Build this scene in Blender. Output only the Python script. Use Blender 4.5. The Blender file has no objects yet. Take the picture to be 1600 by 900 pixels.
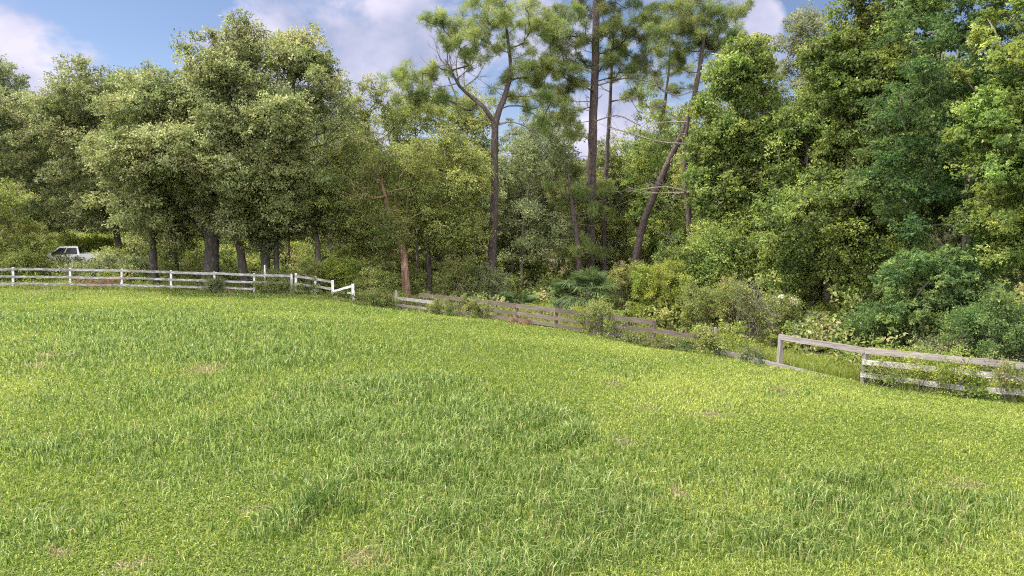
import bpy, bmesh, math, random
import numpy as np
from mathutils import Vector, Matrix
R_ = math.radians
PI = math.pi
scene = bpy.context.scene
COL = scene.collection

# ------------------------------------------------------------------ camera
F = 1067.0                       # focal length in pixels of a 1600 wide frame
H = 5.0                          # eye height
PITCH = math.atan(115.0 / F)
cam_d = bpy.data.cameras.new('camera')
cam_d.sensor_width = 36.0
cam_d.lens = F / 1600.0 * 36.0
cam_d.clip_start = 0.1
cam_d.clip_end = 6000.0
cam = bpy.data.objects.new('camera', cam_d)
COL.objects.link(cam)
cam.location = (0, 0, H)
cam.rotation_euler = (PI / 2 - PITCH, 0, 0)
scene.camera = cam

# ------------------------------------------------------------------ light
SUN_EL, SUN_AZ = R_(57), R_(-76)       # azimuth clockwise from +Y (straight ahead)
SUN_DIR = Vector((math.sin(SUN_AZ) * math.cos(SUN_EL), math.cos(SUN_AZ) * math.cos(SUN_EL), math.sin(SUN_EL)))
sun_d = bpy.data.lights.new('sun', 'SUN')
sun_d.energy = 3.0
sun_d.angle = R_(0.5)
sun_d.color = (1.0, 0.945, 0.86)
sun = bpy.data.objects.new('sun', sun_d)
COL.objects.link(sun)
sun.location = (-40, 10, 60)
sun.rotation_euler = SUN_DIR.to_track_quat('Z', 'Y').to_euler()

world = bpy.data.worlds.new('World')
scene.world = world
world.use_nodes = True
wt = world.node_tree
for n in list(wt.nodes):
    wt.nodes.remove(n)


def pix_dir(px, py):
    c, s = math.cos(PITCH), math.sin(PITCH)
    a, b = (px - 800.0) / F, -(py - 450.0) / F
    return Vector((a, c + b * s, -s + b * c))


def wnode(t, **kw):
    n = wt.nodes.new(t)
    for k, v in kw.items():
        setattr(n, k, v)
    return n


def wmath(op, a, b=None, clamp=False):
    n = wnode('ShaderNodeMath', operation=op, use_clamp=clamp)
    for i, v in enumerate((a, b)):
        if v is None:
            continue
        if hasattr(v, 'links'):
            wt.links.new(v, n.inputs[i])
        else:
            n.inputs[i].default_value = v
    return n.outputs[0]


sky = wnode('ShaderNodeTexSky', sky_type='NISHITA')
sky.sun_disc = False
sky.sun_elevation = SUN_EL
sky.sun_rotation = SUN_AZ
sky.air_density = 1.0
sky.dust_density = 0.6
sky.ozone_density = 2.2
sky.altitude = 1500
tc = wnode('ShaderNodeTexCoord')
mp = wnode('ShaderNodeMapping')
mp.inputs['Scale'].default_value = (1.0, 1.0, 1.5)
wt.links.new(tc.outputs['Generated'], mp.inputs['Vector'])
nz = wnode('ShaderNodeTexNoise')
nz.inputs['Scale'].default_value = 5.5
nz.inputs['Detail'].default_value = 9.0
nz.inputs['Roughness'].default_value = 0.58
nz.inputs['Distortion'].default_value = 0.25
wt.links.new(mp.outputs[0], nz.inputs['Vector'])
total = None
# cumulus banks: where they hang, how wide, how solid
for (px, py, rpx, w) in [(430, -20, 300, .95), (560, 60, 150, 1.0), (150, 95, 150, .74), (40, 10, 320, .76), (870, 150, 260, 1.0),
                         (960, 120, 190, .9), (1175, 40, 55, .95), (620, 230, 220, 1.0), (1050, 260, 300, .9),
                         (-700, 0, 500, .8), (2400, -100, 500, .8)]:
    d = pix_dir(px, py).normalized()
    rad = rpx / F
    dn = wnode('ShaderNodeVectorMath', operation='DOT_PRODUCT')
    wt.links.new(tc.outputs['Generated'], dn.inputs[0])
    dn.inputs[1].default_value = d
    mr = wnode('ShaderNodeMapRange', interpolation_type='SMOOTHSTEP')
    mr.inputs['From Min'].default_value = math.cos(min(rad * 1.15, 3.0))
    mr.inputs['From Max'].default_value = math.cos(rad * 0.25)
    mr.inputs['To Max'].default_value = w
    wt.links.new(dn.outputs['Value'], mr.inputs['Value'])
    total = mr.outputs[0] if total is None else wmath('MAXIMUM', total, mr.outputs[0])
cov = wmath('ADD', wmath('MULTIPLY', total, 0.62), wmath('SUBTRACT', wmath('MULTIPLY', nz.outputs['Fac'], 2.3), 1.22))
ramp = wnode('ShaderNodeValToRGB')
ramp.color_ramp.elements[0].position = 0.30
ramp.color_ramp.elements[0].color = (0, 0, 0, 1)
ramp.color_ramp.elements[1].position = 0.56
ramp.color_ramp.elements[1].color = (1, 1, 1, 1)
wt.links.new(cov, ramp.inputs[0])
nz2 = wnode('ShaderNodeTexNoise')
nz2.inputs['Scale'].default_value = 9.0
nz2.inputs['Detail'].default_value = 7.0
wt.links.new(mp.outputs[0], nz2.inputs['Vector'])
cr2 = wnode('ShaderNodeValToRGB')
cr2.color_ramp.elements[0].position = 0.35
cr2.color_ramp.elements[0].color = (1.0, 1.1, 1.55, 1)
cr2.color_ramp.elements[1].position = 0.68
cr2.color_ramp.elements[1].color = (2.05, 1.92, 2.3, 1)
wt.links.new(nz2.outputs['Fac'], cr2.inputs[0])
mixc = wnode('ShaderNodeMixRGB')
wt.links.new(wmath('MULTIPLY', ramp.outputs[0], 0.93), mixc.inputs[0])
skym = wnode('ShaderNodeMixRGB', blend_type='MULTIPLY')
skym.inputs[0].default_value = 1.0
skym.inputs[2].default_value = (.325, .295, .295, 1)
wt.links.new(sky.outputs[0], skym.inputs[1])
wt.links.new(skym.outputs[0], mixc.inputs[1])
wt.links.new(cr2.outputs[0], mixc.inputs[2])
bg = wnode('ShaderNodeBackground')
bg.inputs['Strength'].default_value = 0.12
# unseen bright cloud cover, added overhead and behind the viewer as fill light
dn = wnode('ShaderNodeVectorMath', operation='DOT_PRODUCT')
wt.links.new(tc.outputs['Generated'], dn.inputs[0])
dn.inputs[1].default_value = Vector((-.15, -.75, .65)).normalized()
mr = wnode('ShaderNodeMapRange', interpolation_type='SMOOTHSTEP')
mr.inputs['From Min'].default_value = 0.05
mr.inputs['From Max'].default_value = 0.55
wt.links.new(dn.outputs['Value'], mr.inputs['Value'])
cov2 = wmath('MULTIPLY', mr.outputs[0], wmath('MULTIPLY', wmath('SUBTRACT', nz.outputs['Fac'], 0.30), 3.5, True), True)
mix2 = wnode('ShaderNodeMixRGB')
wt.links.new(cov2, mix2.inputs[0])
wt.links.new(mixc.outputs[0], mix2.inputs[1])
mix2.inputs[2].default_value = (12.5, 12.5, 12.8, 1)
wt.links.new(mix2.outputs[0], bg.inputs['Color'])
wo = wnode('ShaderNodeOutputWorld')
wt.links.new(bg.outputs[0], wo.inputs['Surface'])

vs = scene.view_settings
vs.view_transform = 'Standard'
vs.look = 'None'
vs.exposure = 1.97
vs.gamma = 1.0
vs.use_curve_mapping = False
cy = scene.cycles
cy.max_bounces = 12
cy.diffuse_bounces = 8
cy.glossy_bounces = 2
cy.transmission_bounces = 8
cy.filter_width = 1.15
cy.use_denoising = False
cy.denoising_prefilter = 'ACCURATE'
cy.sample_clamp_indirect = 8.0
cy.use_adaptive_sampling = False
try:
    cy.use_fast_gi = False
except Exception:
    pass

# ------------------------------------------------------------------ helpers
rng = np.random.default_rng(11)


def tag(o, label=None, cat=None, group=None, kind=None):
    if label: o['label'] = label
    if cat: o['category'] = cat
    if group: o['group'] = group
    if kind: o['kind'] = kind
    return o


def empty(name, loc, label, cat, group=None):
    o = bpy.data.objects.new(name, None)
    o.empty_display_size = 0.3
    COL.objects.link(o)
    o.location = loc
    return tag(o, label, cat, group)


def np_mesh(name, verts, quads=None, tris=None, smooth=False, attrs=None):
    """verts Nx3, quads Mx4, tris Kx3; attrs: name -> per face values (Mx1 or Mx4, quads first)"""
    me = bpy.data.meshes.new(name)
    verts = np.asarray(verts, dtype=np.float32).reshape(-1, 3)
    q = np.zeros((0, 4), np.int32) if quads is None else np.asarray(quads, np.int32).reshape(-1, 4)
    t = np.zeros((0, 3), np.int32) if tris is None else np.asarray(tris, np.int32).reshape(-1, 3)
    me.vertices.add(len(verts))
    me.vertices.foreach_set('co', verts.ravel())
    nl = q.size + t.size
    me.loops.add(nl)
    me.loops.foreach_set('vertex_index', np.concatenate([q.ravel(), t.ravel()]))
    me.polygons.add(len(q) + len(t))
    starts = np.concatenate([np.arange(len(q)) * 4, q.size + np.arange(len(t)) * 3]).astype(np.int32)
    me.polygons.foreach_set('loop_start', starts)
    if attrs:
        for k, v in attrs.items():
            v = np.asarray(v, np.float32)
            if v.ndim == 1:
                a = me.attributes.new(k, 'FLOAT', 'FACE')
                a.data.foreach_set('value', v)
            else:
                a = me.attributes.new(k, 'FLOAT_COLOR', 'FACE')
                if v.shape[1] == 3:
                    v = np.concatenate([v, np.ones((len(v), 1), np.float32)], 1)
                a.data.foreach_set('color', v.ravel())
    me.update(calc_edges=True)
    me.polygons.foreach_set('use_smooth', np.full(len(q) + len(t), bool(smooth)))
    return me


def link(name, me, mat, parent=None, loc=None):
    o = bpy.data.objects.new(name, me)
    COL.objects.link(o)
    if mat is not None and len(me.materials) == 0:
        me.materials.append(mat)
    if parent is not None:
        o.parent = parent
    if loc is not None:
        o.location = loc
    return o


def copy_tree(o, parent=None):
    c = o.copy()
    COL.objects.link(c)
    c.parent = parent
    for ch in list(o.children):
        copy_tree(ch, c)
    return c


def vnoise(x, y, scale, seed):
    """value noise in 0..1"""
    r = np.random.default_rng(seed).random((64, 64))
    u, v = np.asarray(x) / scale, np.asarray(y) / scale
    i, j = np.floor(u).astype(int), np.floor(v).astype(int)
    a, b = u - i, v - j
    a, b = a * a * (3 - 2 * a), b * b * (3 - 2 * b)
    i0, j0, i1, j1 = i % 64, j % 64, (i + 1) % 64, (j + 1) % 64
    return (r[i0, j0] * (1 - a) + r[i1, j0] * a) * (1 - b) + (r[i0, j1] * (1 - a) + r[i1, j1] * a) * b


def fbm(x, y, scale, seed, n=3):
    t, w, s = 0, 0, 1.0
    for k in range(n):
        t = t + s * vnoise(x, y, scale / 2 ** k, seed + k)
        w += s
        s *= 0.5
    return t / w


def P(px, py, Y):
    d = pix_dir(px, py)
    k = Y / d.y
    return Vector((d.x * k, Y, H + d.z * k))


# ------------------------------------------------------------------ materials
def new_mat(name):
    m = bpy.data.materials.new(name)
    m.use_nodes = True
    nt = m.node_tree
    for n in list(nt.nodes):
        nt.nodes.remove(n)
    return m, nt


def ramp_node(nt, cols):
    n = nt.nodes.new('ShaderNodeValToRGB')
    cr = n.color_ramp
    while len(cr.elements) < len(cols):
        cr.elements.new(0.5)
    for e, (p, c) in zip(cr.elements, cols):
        e.position = p
        e.color = (*c, 1)
    return n


def leaf_mat(name, cols, trans=0.35, rough=0.5, spec=0.4, attr='tint', objvar=0.18):
    m, nt = new_mat(name)
    L = nt.links.new
    out = nt.nodes.new('ShaderNodeOutputMaterial')
    at = nt.nodes.new('ShaderNodeAttribute')
    at.attribute_name = attr
    if attr == 'tint':
        rp = ramp_node(nt, cols)
        L(at.outputs['Fac'], rp.inputs[0])
        colr = rp.outputs[0]
    else:
        colr = at.outputs['Color']
    if objvar:
        oi = nt.nodes.new('ShaderNodeObjectInfo')
        mr = nt.nodes.new('ShaderNodeMapRange')
        mr.inputs['To Min'].default_value = 1 - objvar
        mr.inputs['To Max'].default_value = 1 + objvar
        L(oi.outputs['Random'], mr.inputs[0])
        hs = nt.nodes.new('ShaderNodeHueSaturation')
        L(mr.outputs[0], hs.inputs['Value'])
        L(colr, hs.inputs['Color'])
        colr = hs.outputs[0]
    if attr == 'tint':
        t3 = nt.nodes.new('ShaderNodeTexCoord')
        n3 = nt.nodes.new('ShaderNodeTexNoise')
        n3.inputs['Scale'].default_value = .42
        n3.inputs['Detail'].default_value = 3
        L(t3.outputs['Object'], n3.inputs['Vector'])
        m3 = nt.nodes.new('ShaderNodeMapRange')
        m3.inputs['From Min'].default_value = .3
        m3.inputs['From Max'].default_value = .7
        m3.inputs['To Min'].default_value = .474
        m3.inputs['To Max'].default_value = .526
        L(n3.outputs['Fac'], m3.inputs[0])
        h3 = nt.nodes.new('ShaderNodeHueSaturation')
        L(m3.outputs[0], h3.inputs['Hue'])
        L(colr, h3.inputs['Color'])
        colr = h3.outputs[0]
    b = nt.nodes.new('ShaderNodeBsdfPrincipled')
    L(colr, b.inputs['Base Color'])
    b.inputs['Roughness'].default_value = rough
    b.inputs['Specular IOR Level'].default_value = spec
    tr = nt.nodes.new('ShaderNodeBsdfTranslucent')
    hs2 = nt.nodes.new('ShaderNodeHueSaturation')
    hs2.inputs['Saturation'].default_value = 1.1
    hs2.inputs['Value'].default_value = 1.35
    L(colr, hs2.inputs['Color'])
    L(hs2.outputs[0], tr.inputs['Color'])
    mx = nt.nodes.new('ShaderNodeMixShader')
    mx.inputs[0].default_value = trans
    L(b.outputs[0], mx.inputs[1])
    L(tr.outputs[0], mx.inputs[2])
    L(mx.outputs[0], out.inputs[0])
    return m


def bark_mat(name, c0, c1, c2, scale=(5, 5, 1.2), bump=0.6):
    m, nt = new_mat(name)
    L = nt.links.new
    out = nt.nodes.new('ShaderNodeOutputMaterial')
    t = nt.nodes.new('ShaderNodeTexCoord')
    mp_ = nt.nodes.new('ShaderNodeMapping')
    mp_.inputs['Scale'].default_value = scale
    L(t.outputs['Object'], mp_.inputs[0])
    n1 = nt.nodes.new('ShaderNodeTexNoise')
    n1.inputs['Scale'].default_value = 2.2
    n1.inputs['Detail'].default_value = 6
    n1.inputs['Roughness'].default_value = 0.65
    L(mp_.outputs[0], n1.inputs['Vector'])
    v = nt.nodes.new('ShaderNodeTexVoronoi')
    v.feature = 'DISTANCE_TO_EDGE'
    v.inputs['Scale'].default_value = 1.8
    L(mp_.outputs[0], v.inputs['Vector'])
    rp = ramp_node(nt, [(0.32, c0), (0.52, c1), (0.72, c2)])
    L(n1.outputs['Fac'], rp.inputs[0])
    b = nt.nodes.new('ShaderNodeBsdfPrincipled')
    b.inputs['Roughness'].default_value = 0.9
    b.inputs['Specular IOR Level'].default_value = 0.15
    L(rp.outputs[0], b.inputs['Base Color'])
    ad = nt.nodes.new('ShaderNodeMath')
    ad.operation = 'ADD'
    L(n1.outputs['Fac'], ad.inputs[0])
    L(v.outputs['Distance'], ad.inputs[1])
    bm_ = nt.nodes.new('ShaderNodeBump')
    bm_.inputs['Strength'].default_value = bump
    bm_.inputs['Distance'].default_value = 0.06
    L(ad.outputs[0], bm_.inputs['Height'])
    L(bm_.outputs[0], b.inputs['Normal'])
    L(b.outputs[0], out.inputs[0])
    return m


def wood_mat(name, wood0, wood1, paint=None, cover=0.5):
    m, nt = new_mat(name)
    L = nt.links.new
    out = nt.nodes.new('ShaderNodeOutputMaterial')
    t = nt.nodes.new('ShaderNodeTexCoord')
    oi = nt.nodes.new('ShaderNodeObjectInfo')
    sc_ = nt.nodes.new('ShaderNodeVectorMath')
    sc_.operation = 'SCALE'
    sc_.inputs['Scale'].default_value = 37.0
    cmb = nt.nodes.new('ShaderNodeCombineXYZ')
    L(oi.outputs['Random'], cmb.inputs[0])
    L(oi.outputs['Random'], cmb.inputs[2])
    L(cmb.outputs[0], sc_.inputs[0])
    ad = nt.nodes.new('ShaderNodeVectorMath')
    ad.operation = 'ADD'
    L(t.outputs['Object'], ad.inputs[0])
    L(sc_.outputs[0], ad.inputs[1])
    mp_ = nt.nodes.new('ShaderNodeMapping')
    mp_.inputs['Scale'].default_value = (0.9, 14, 14)
    L(ad.outputs[0], mp_.inputs[0])
    n1 = nt.nodes.new('ShaderNodeTexNoise')
    n1.inputs['Scale'].default_value = 2.0
    n1.inputs['Detail'].default_value = 7
    n1.inputs['Roughness'].default_value = 0.7
    L(mp_.outputs[0], n1.inputs['Vector'])
    rp = ramp_node(nt, [(0.3, wood0), (0.7, wood1)])
    L(n1.outputs['Fac'], rp.inputs[0])
    # whole boards weather differently
    mr = nt.nodes.new('ShaderNodeMapRange')
    mr.inputs['To Min'].default_value = 0.75
    mr.inputs['To Max'].default_value = 1.25
    L(oi.outputs['Random'], mr.inputs[0])
    hs = nt.nodes.new('ShaderNodeHueSaturation')
    L(mr.outputs[0], hs.inputs['Value'])
    L(rp.outputs[0], hs.inputs['Color'])
    colr = hs.outputs[0]
    if paint:
        mp2 = nt.nodes.new('ShaderNodeMapping')
        mp2.inputs['Scale'].default_value = (2.2, 9, 9)
        L(ad.outputs[0], mp2.inputs[0])
        n2 = nt.nodes.new('ShaderNodeTexNoise')
        n2.inputs['Scale'].default_value = 1.6
        n2.inputs['Detail'].default_value = 8
        n2.inputs['Roughness'].default_value = 0.72
        L(mp2.outputs[0], n2.inputs['Vector'])
        r2 = ramp_node(nt, [(cover - 0.05, (0, 0, 0)), (cover + 0.06, (1, 1, 1))])
        L(n2.outputs['Fac'], r2.inputs[0])
        mx = nt.nodes.new('ShaderNodeMixRGB')
        mx.inputs[2].default_value = (*paint, 1)
        L(r2.outputs[0], mx.inputs[0])
        L(colr, mx.inputs[1])
        colr = mx.outputs[0]
    b = nt.nodes.new('ShaderNodeBsdfPrincipled')
    b.inputs['Roughness'].default_value = 0.8
    b.inputs['Specular IOR Level'].default_value = 0.2
    L(colr, b.inputs['Base Color'])
    bp = nt.nodes.new('ShaderNodeBump')
    bp.inputs['Strength'].default_value = 0.5
    bp.inputs['Distance'].default_value = 0.01
    L(n1.outputs['Fac'], bp.inputs['Height'])
    L(bp.outputs[0], b.inputs['Normal'])
    L(b.outputs[0], out.inputs[0])
    return m


def plain_mat(name, col, rough=0.5, metal=0.0, spec=0.5, coat=0.0, dirt=0.0):
    m, nt = new_mat(name)
    L = nt.links.new
    out = nt.nodes.new('ShaderNodeOutputMaterial')
    b = nt.nodes.new('ShaderNodeBsdfPrincipled')
    b.inputs['Roughness'].default_value = rough
    b.inputs['Metallic'].default_value = metal
    b.inputs['Specular IOR Level'].default_value = spec
    b.inputs['Coat Weight'].default_value = coat
    t = nt.nodes.new('ShaderNodeTexCoord')
    n = nt.nodes.new('ShaderNodeTexNoise')
    n.inputs['Scale'].default_value = 3.0
    n.inputs['Detail'].default_value = 6
    L(t.outputs['Object'], n.inputs['Vector'])
    k = 1 - dirt
    rp = ramp_node(nt, [(0.3, tuple(c * k for c in col)), (0.65, col)])
    L(n.outputs['Fac'], rp.inputs[0])
    L(rp.outputs[0], b.inputs['Base Color'])
    L(b.outputs[0], out.inputs[0])
    return m


M = {}
M['oak'] = leaf_mat('oak_leaf', [(0.0, (.075, .096, .030)), (.45, (.180, .200, .070)), (.8, (.285, .30, .120)), (1.0, (.40, .395, .22))], 0.48, 0.5, 0.4)
M['dark_oak'] = leaf_mat('dark_oak_leaf', [(0.0, (.065, .085, .034)), (.5, (.150, .175, .068)), (1.0, (.29, .305, .15))], 0.45, 0.5, 0.4)
M['olive'] = leaf_mat('olive_leaf', [(0.0, (.075, .098, .022)), (.45, (.175, .200, .052)), (.8, (.28, .30, .085)), (1.0, (.39, .385, .17))], 0.5, 0.52, 0.35)
M['gum'] = leaf_mat('sweetgum_leaf', [(0.0, (.062, .095, .024)), (.45, (.150, .195, .050)), (.8, (.25, .30, .070)), (1.0, (.37, .40, .14))], 0.5, 0.52, 0.3)
M['maple'] = leaf_mat('maple_leaf', [(0.0, (.042, .080, .028)), (.5, (.098, .160, .050)), (.85, (.17, .24, .065)), (1.0, (.27, .32, .11))], 0.46, 0.55, 0.25)
M['fine'] = leaf_mat('fine_leaf', [(0.0, (.085, .098, .045)), (.5, (.185, .200, .090)), (1.0, (.36, .36, .20))], 0.42, 0.55, 0.35)
M['bright'] = leaf_mat('bright_leaf', [(0.0, (.085, .120, .018)), (.5, (.19, .235, .038)), (1.0, (.35, .37, .09))], 0.48, 0.52, 0.3)
M['weed'] = leaf_mat('weed_leaf', [(0.0, (.075, .105, .026)), (.5, (.165, .200, .052)), (.85, (.28, .29, .10)), (1.0, (.36, .29, .17))], 0.45, 0.55, 0.3)
M['dry'] = leaf_mat('dry_leaf', [(0.0, (.14, .075, .045)), (.5, (.24, .13, .085)), (1.0, (.32, .21, .14))], .25, .6, .3)
M['pine'] = leaf_mat('pine_needle', [(0.0, (.070, .102, .026)), (.5, (.155, .192, .050)), (1.0, (.29, .30, .115))], 0.45, 0.5, 0.35)
M['palm'] = leaf_mat('palm_leaf', [(0.0, (.030, .058, .020)), (.6, (.066, .105, .036)), (1.0, (.16, .18, .08))], .36, .6, .15)
M['moss'] = leaf_mat('hanging_moss', [(0.0, (.14, .13, .10)), (1.0, (.28, .26, .21))], .3, .8, .1)
M['blade'] = leaf_mat('grass_blade', None, .42, .42, .35, attr='Col', objvar=0)
M['oak_bark'] = bark_mat('oak_bark', (.022, .018, .015), (.05, .042, .036), (.12, .105, .09), (4, 4, 1.3))
M['grey_bark'] = bark_mat('grey_bark', (.05, .042, .034), (.125, .108, .088), (.25, .225, .19), (4, 4, 1.1))
M['pine_bark'] = bark_mat('pine_bark', (.028, .020, .018), (.072, .054, .049), (.15, .115, .104), (5, 5, 1.7), .8)
M['red_bark'] = bark_mat('red_bark', (.075, .048, .036), (.21, .125, .086), (.36, .26, .20), (3, 3, .7))
M['dead_wood'] = bark_mat('dead_wood', (.10, .082, .066), (.19, .160, .130), (.31, .275, .235), (6, 6, 2))
M['white_board'] = wood_mat('white_painted_board', (.09, .08, .072), (.24, .22, .20), (.37, .365, .375), .54)
M['white_post'] = wood_mat('white_painted_post', (.16, .15, .135), (.32, .30, .28), (.54, .535, .54), .44)
M['pale_board'] = wood_mat('pale_weathered_board', (.15, .135, .13), (.34, .315, .30), (.40, .385, .375), .56)
M['brown_board'] = wood_mat('brown_weathered_board', (.042, .034, .027), (.150, .118, .095))
M['grey_board'] = wood_mat('grey_weathered_board', (.085, .072, .068), (.25, .22, .205))

# ------------------------------------------------------------------ terrain
FENCE = [  # px, py of the foot, distance: the fence line round the paddock
    (-220, 448, 45.0), (-80, 449, 45.3), (20, 450, 45.5), (110, 451, 45.5), (190, 452.5, 45.5), (267, 454.5, 45.5), (335, 456, 45.5), (397, 458, 45.5), (455, 460, 45.4),
    (492, 462, 44.5), (520, 465, 43.6), (552, 473, 42.6),
    (618, 482, 43.0), (704, 493, 40.5), (753, 498, 38.9), (808, 505, 37.3), (869, 514, 35.6), (940, 527, 33.4), (1022, 542, 31.0), (1111, 556, 28.5),
    (1217, 573, 25.9), (1349, 598, 23.5), (1500, 622, 21.2), (1620, 634, 19.6), (1800, 655, 17.2)]
ctrl = [tuple(P(*a)) for a in FENCE]
for x in (-14, 0, 14):
    for y in (-6, 4, 9):
        ctrl.append((x, y, 0.0))
ctrl += [(-22, 24, 0.05), (-6, 25, -.15), (6, 20, -.25), (-38, 30, .1), (-15, 35, -.05),
         (-60, 55, .55), (-42, 57, .45), (-30, 55, .3), (-15, 56, -.4), (-4, 54, -1.9), (6, 52, -2.3), (16, 45, -2.2), (24, 34, -1.7), (30, 22, -1.0), (40, 8, -.4),
         (-70, 80, .4), (-30, 80, -.3), (0, 80, -2.2), (35, 75, -2.4), (60, 45, -2.0), (-70, 20, .3)]
CT = np.array(ctrl)


def tps_fit(c, lam=0.6):
    n = len(c)
    d2 = ((c[:, None, :2] - c[None, :, :2]) ** 2).sum(-1) / 400.0
    K = np.where(d2 > 0, 0.5 * d2 * np.log(d2 + 1e-12), 0) + lam * 0.002 * np.eye(n)
    Pm = np.c_[np.ones(n), c[:, :2] / 20.0]
    A = np.zeros((n + 3, n + 3))
    A[:n, :n], A[:n, n:], A[n:, :n] = K, Pm, Pm.T
    return np.linalg.solve(A, np.r_[c[:, 2], 0, 0, 0])


TW = tps_fit(CT)


def gz(x, y):
    x, y = np.atleast_1d(np.asarray(x, float)), np.atleast_1d(np.asarray(y, float))
    xs, ys = np.clip(x, -75, 62), np.clip(y, -8, 84)
    z = TW[-3] + TW[-2] * xs / 20 + TW[-1] * ys / 20
    for (cx_, cy_, _), w in zip(CT, TW[:-3]):
        d2 = ((xs - cx_) ** 2 + (ys - cy_) ** 2) / 400.0
        z = z + w * 0.5 * d2 * np.log(d2 + 1e-12)
    out = np.hypot(x - xs, y - ys)
    k = np.clip(out / 80, 0, 1)
    z = z * (1 - k) + (-1.2) * k
    z = z + (vnoise(x, y, 3.1, 5) - .5) * .10 + (vnoise(x, y, 1.1, 6) - .5) * .035
    return z


def g1(x, y):
    return float(gz(x, y)[0])


def ground_hit(px, py):
    d = pix_dir(px, py)
    Y = 8.0
    for k in range(400):
        p = Vector((0, 0, H)) + d * (Y / d.y)
        if p.z <= g1(p.x, p.y):
            break
        Y += 0.15
    return p


FX = np.array([P(*a).x for a in FENCE])
FY = np.array([a[2] for a in FENCE])


def fence_y(x):
    return np.interp(x, FX, FY, left=45.0)


g0 = np.concatenate([-np.geomspace(2500, 82, 26), np.arange(-80, 65, 0.7), np.geomspace(66, 2500, 26)])
h0 = np.concatenate([-np.geomspace(2500, 12, 22), np.arange(-10, 92, 0.7), np.geomspace(93, 4500, 28)])
gx, gy = np.meshgrid(g0, h0)
gzv = gz(gx.ravel(), gy.ravel())
nx, ny = len(g0), len(h0)
ii = (np.arange(ny - 1)[:, None] * nx + np.arange(nx - 1)[None, :]).ravel()
if 0: print('FENCECHK', [round(P(*a).z - g1(P(*a).x, a[2]), 2) for a in FENCE])
me = np_mesh('ground', np.c_[gx.ravel(), gy.ravel(), gzv], np.c_[ii, ii + 1, ii + nx + 1, ii + nx], smooth=True)


def ground_mat():
    m, nt = new_mat('turf_and_soil')
    L = nt.links.new
    out = nt.nodes.new('ShaderNodeOutputMaterial')
    t = nt.nodes.new('ShaderNodeTexCoord')
    n1 = nt.nodes.new('ShaderNodeTexNoise')
    n1.inputs['Scale'].default_value = 0.55
    n1.inputs['Detail'].default_value = 8
    n1.inputs['Roughness'].default_value = 0.7
    L(t.outputs['Object'], n1.inputs['Vector'])
    n2 = nt.nodes.new('ShaderNodeTexNoise')
    n2.inputs['Scale'].default_value = 14
    n2.inputs['Detail'].default_value = 6
    L(t.outputs['Object'], n2.inputs['Vector'])
    r1 = ramp_node(nt, [(.3, (.035, .052, .012)), (.55, (.055, .075, .018)), (.75, (.085, .085, .034))])
    L(n1.outputs['Fac'], r1.inputs[0])
    r2 = ramp_node(nt, [(.35, (.075, .065, .030)), (.55, (.5, .5, .5)), (.8, (.95, .95, .7))])
    L(n2.outputs['Fac'], r2.inputs[0])
    mx = nt.nodes.new('ShaderNodeMixRGB')
    mx.blend_type = 'OVERLAY'
    mx.inputs[0].default_value = .55
    L(r1.outputs[0], mx.inputs[1])
    L(r2.outputs[0], mx.inputs[2])
    # leaf litter away from the paddock
    at = nt.nodes.new('ShaderNodeAttribute')
    at.attribute_name = 'litter'
    r3 = ramp_node(nt, [(.3, (.045, .036, .022)), (.55, (.10, .080, .048)), (.75, (.085, .10, .030))])
    L(n2.outputs['Fac'], r3.inputs[0])
    mx2 = nt.nodes.new('ShaderNodeMixRGB')
    L(at.outputs['Fac'], mx2.inputs[0])
    L(mx.outputs[0], mx2.inputs[1])
    L(r3.outputs[0], mx2.inputs[2])
    b = nt.nodes.new('ShaderNodeBsdfPrincipled')
    b.inputs['Roughness'].default_value = .95
    b.inputs['Specular IOR Level'].default_value = .1
    L(mx2.outputs[0], b.inputs['Base Color'])
    bp = nt.nodes.new('ShaderNodeBump')
    bp.inputs['Strength'].default_value = .7
    bp.inputs['Distance'].default_value = .05
    L(n2.outputs['Fac'], bp.inputs['Height'])
    L(bp.outputs[0], b.inputs['Normal'])
    L(b.outputs[0], out.inputs[0])
    return m


fcx, fcy = gx.ravel(), gy.ravel()
lit = np.clip((fcy - fence_y(fcx) - 2.5) / 2.5, 0, 1)
a = me.attributes.new('litter', 'FLOAT', 'POINT')
a.data.foreach_set('value', lit.astype(np.float32))
ground = link('ground', me, ground_mat())
tag(ground, 'rolling green paddock ground running back under the trees', 'ground', kind='structure')

# ------------------------------------------------------------------ foliage builders


def unit(v):
    return v / (np.linalg.norm(v, axis=-1, keepdims=True) + 1e-9)


def rand_dir(n, r):
    return unit(r.normal(size=(n, 3)))


def leaf_quads(pos, d, nrm, L, W, fold=0.18):
    """pos base, d leaf direction, nrm face normal; rhombic leaves of 4 verts"""
    d = unit(d)
    s = unit(np.cross(d, nrm))
    n2 = np.cross(s, d)
    L, W = L[:, None], W[:, None]
    tip = pos + d * L - n2 * L * .12
    a = pos + d * L * .45 + s * W * .5 + n2 * W * fold
    b = pos + d * L * .45 - s * W * .5 + n2 * W * fold
    v = np.stack([pos, a, tip, b], 1).reshape(-1, 3)
    q = np.arange(len(pos) * 4).reshape(-1, 4)
    return v, q


def lobed_leaves(pos, d, nrm, L, W, tint):
    """three-lobed star leaves out of three rhombs"""
    d = unit(d)
    s = unit(np.cross(d, nrm))
    vs_, qs_ = [], []
    off = 0
    for ang, k in ((0, 1.0), (1.05, .85), (-1.05, .85)):
        dd = d * math.cos(ang) + s * math.sin(ang)
        v, q = leaf_quads(pos, dd, nrm, L * k, W)
        vs_.append(v)
        qs_.append(q + off)
        off += len(v)
    return np.concatenate(vs_), np.concatenate(qs_), np.concatenate([tint] * 3)


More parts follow.
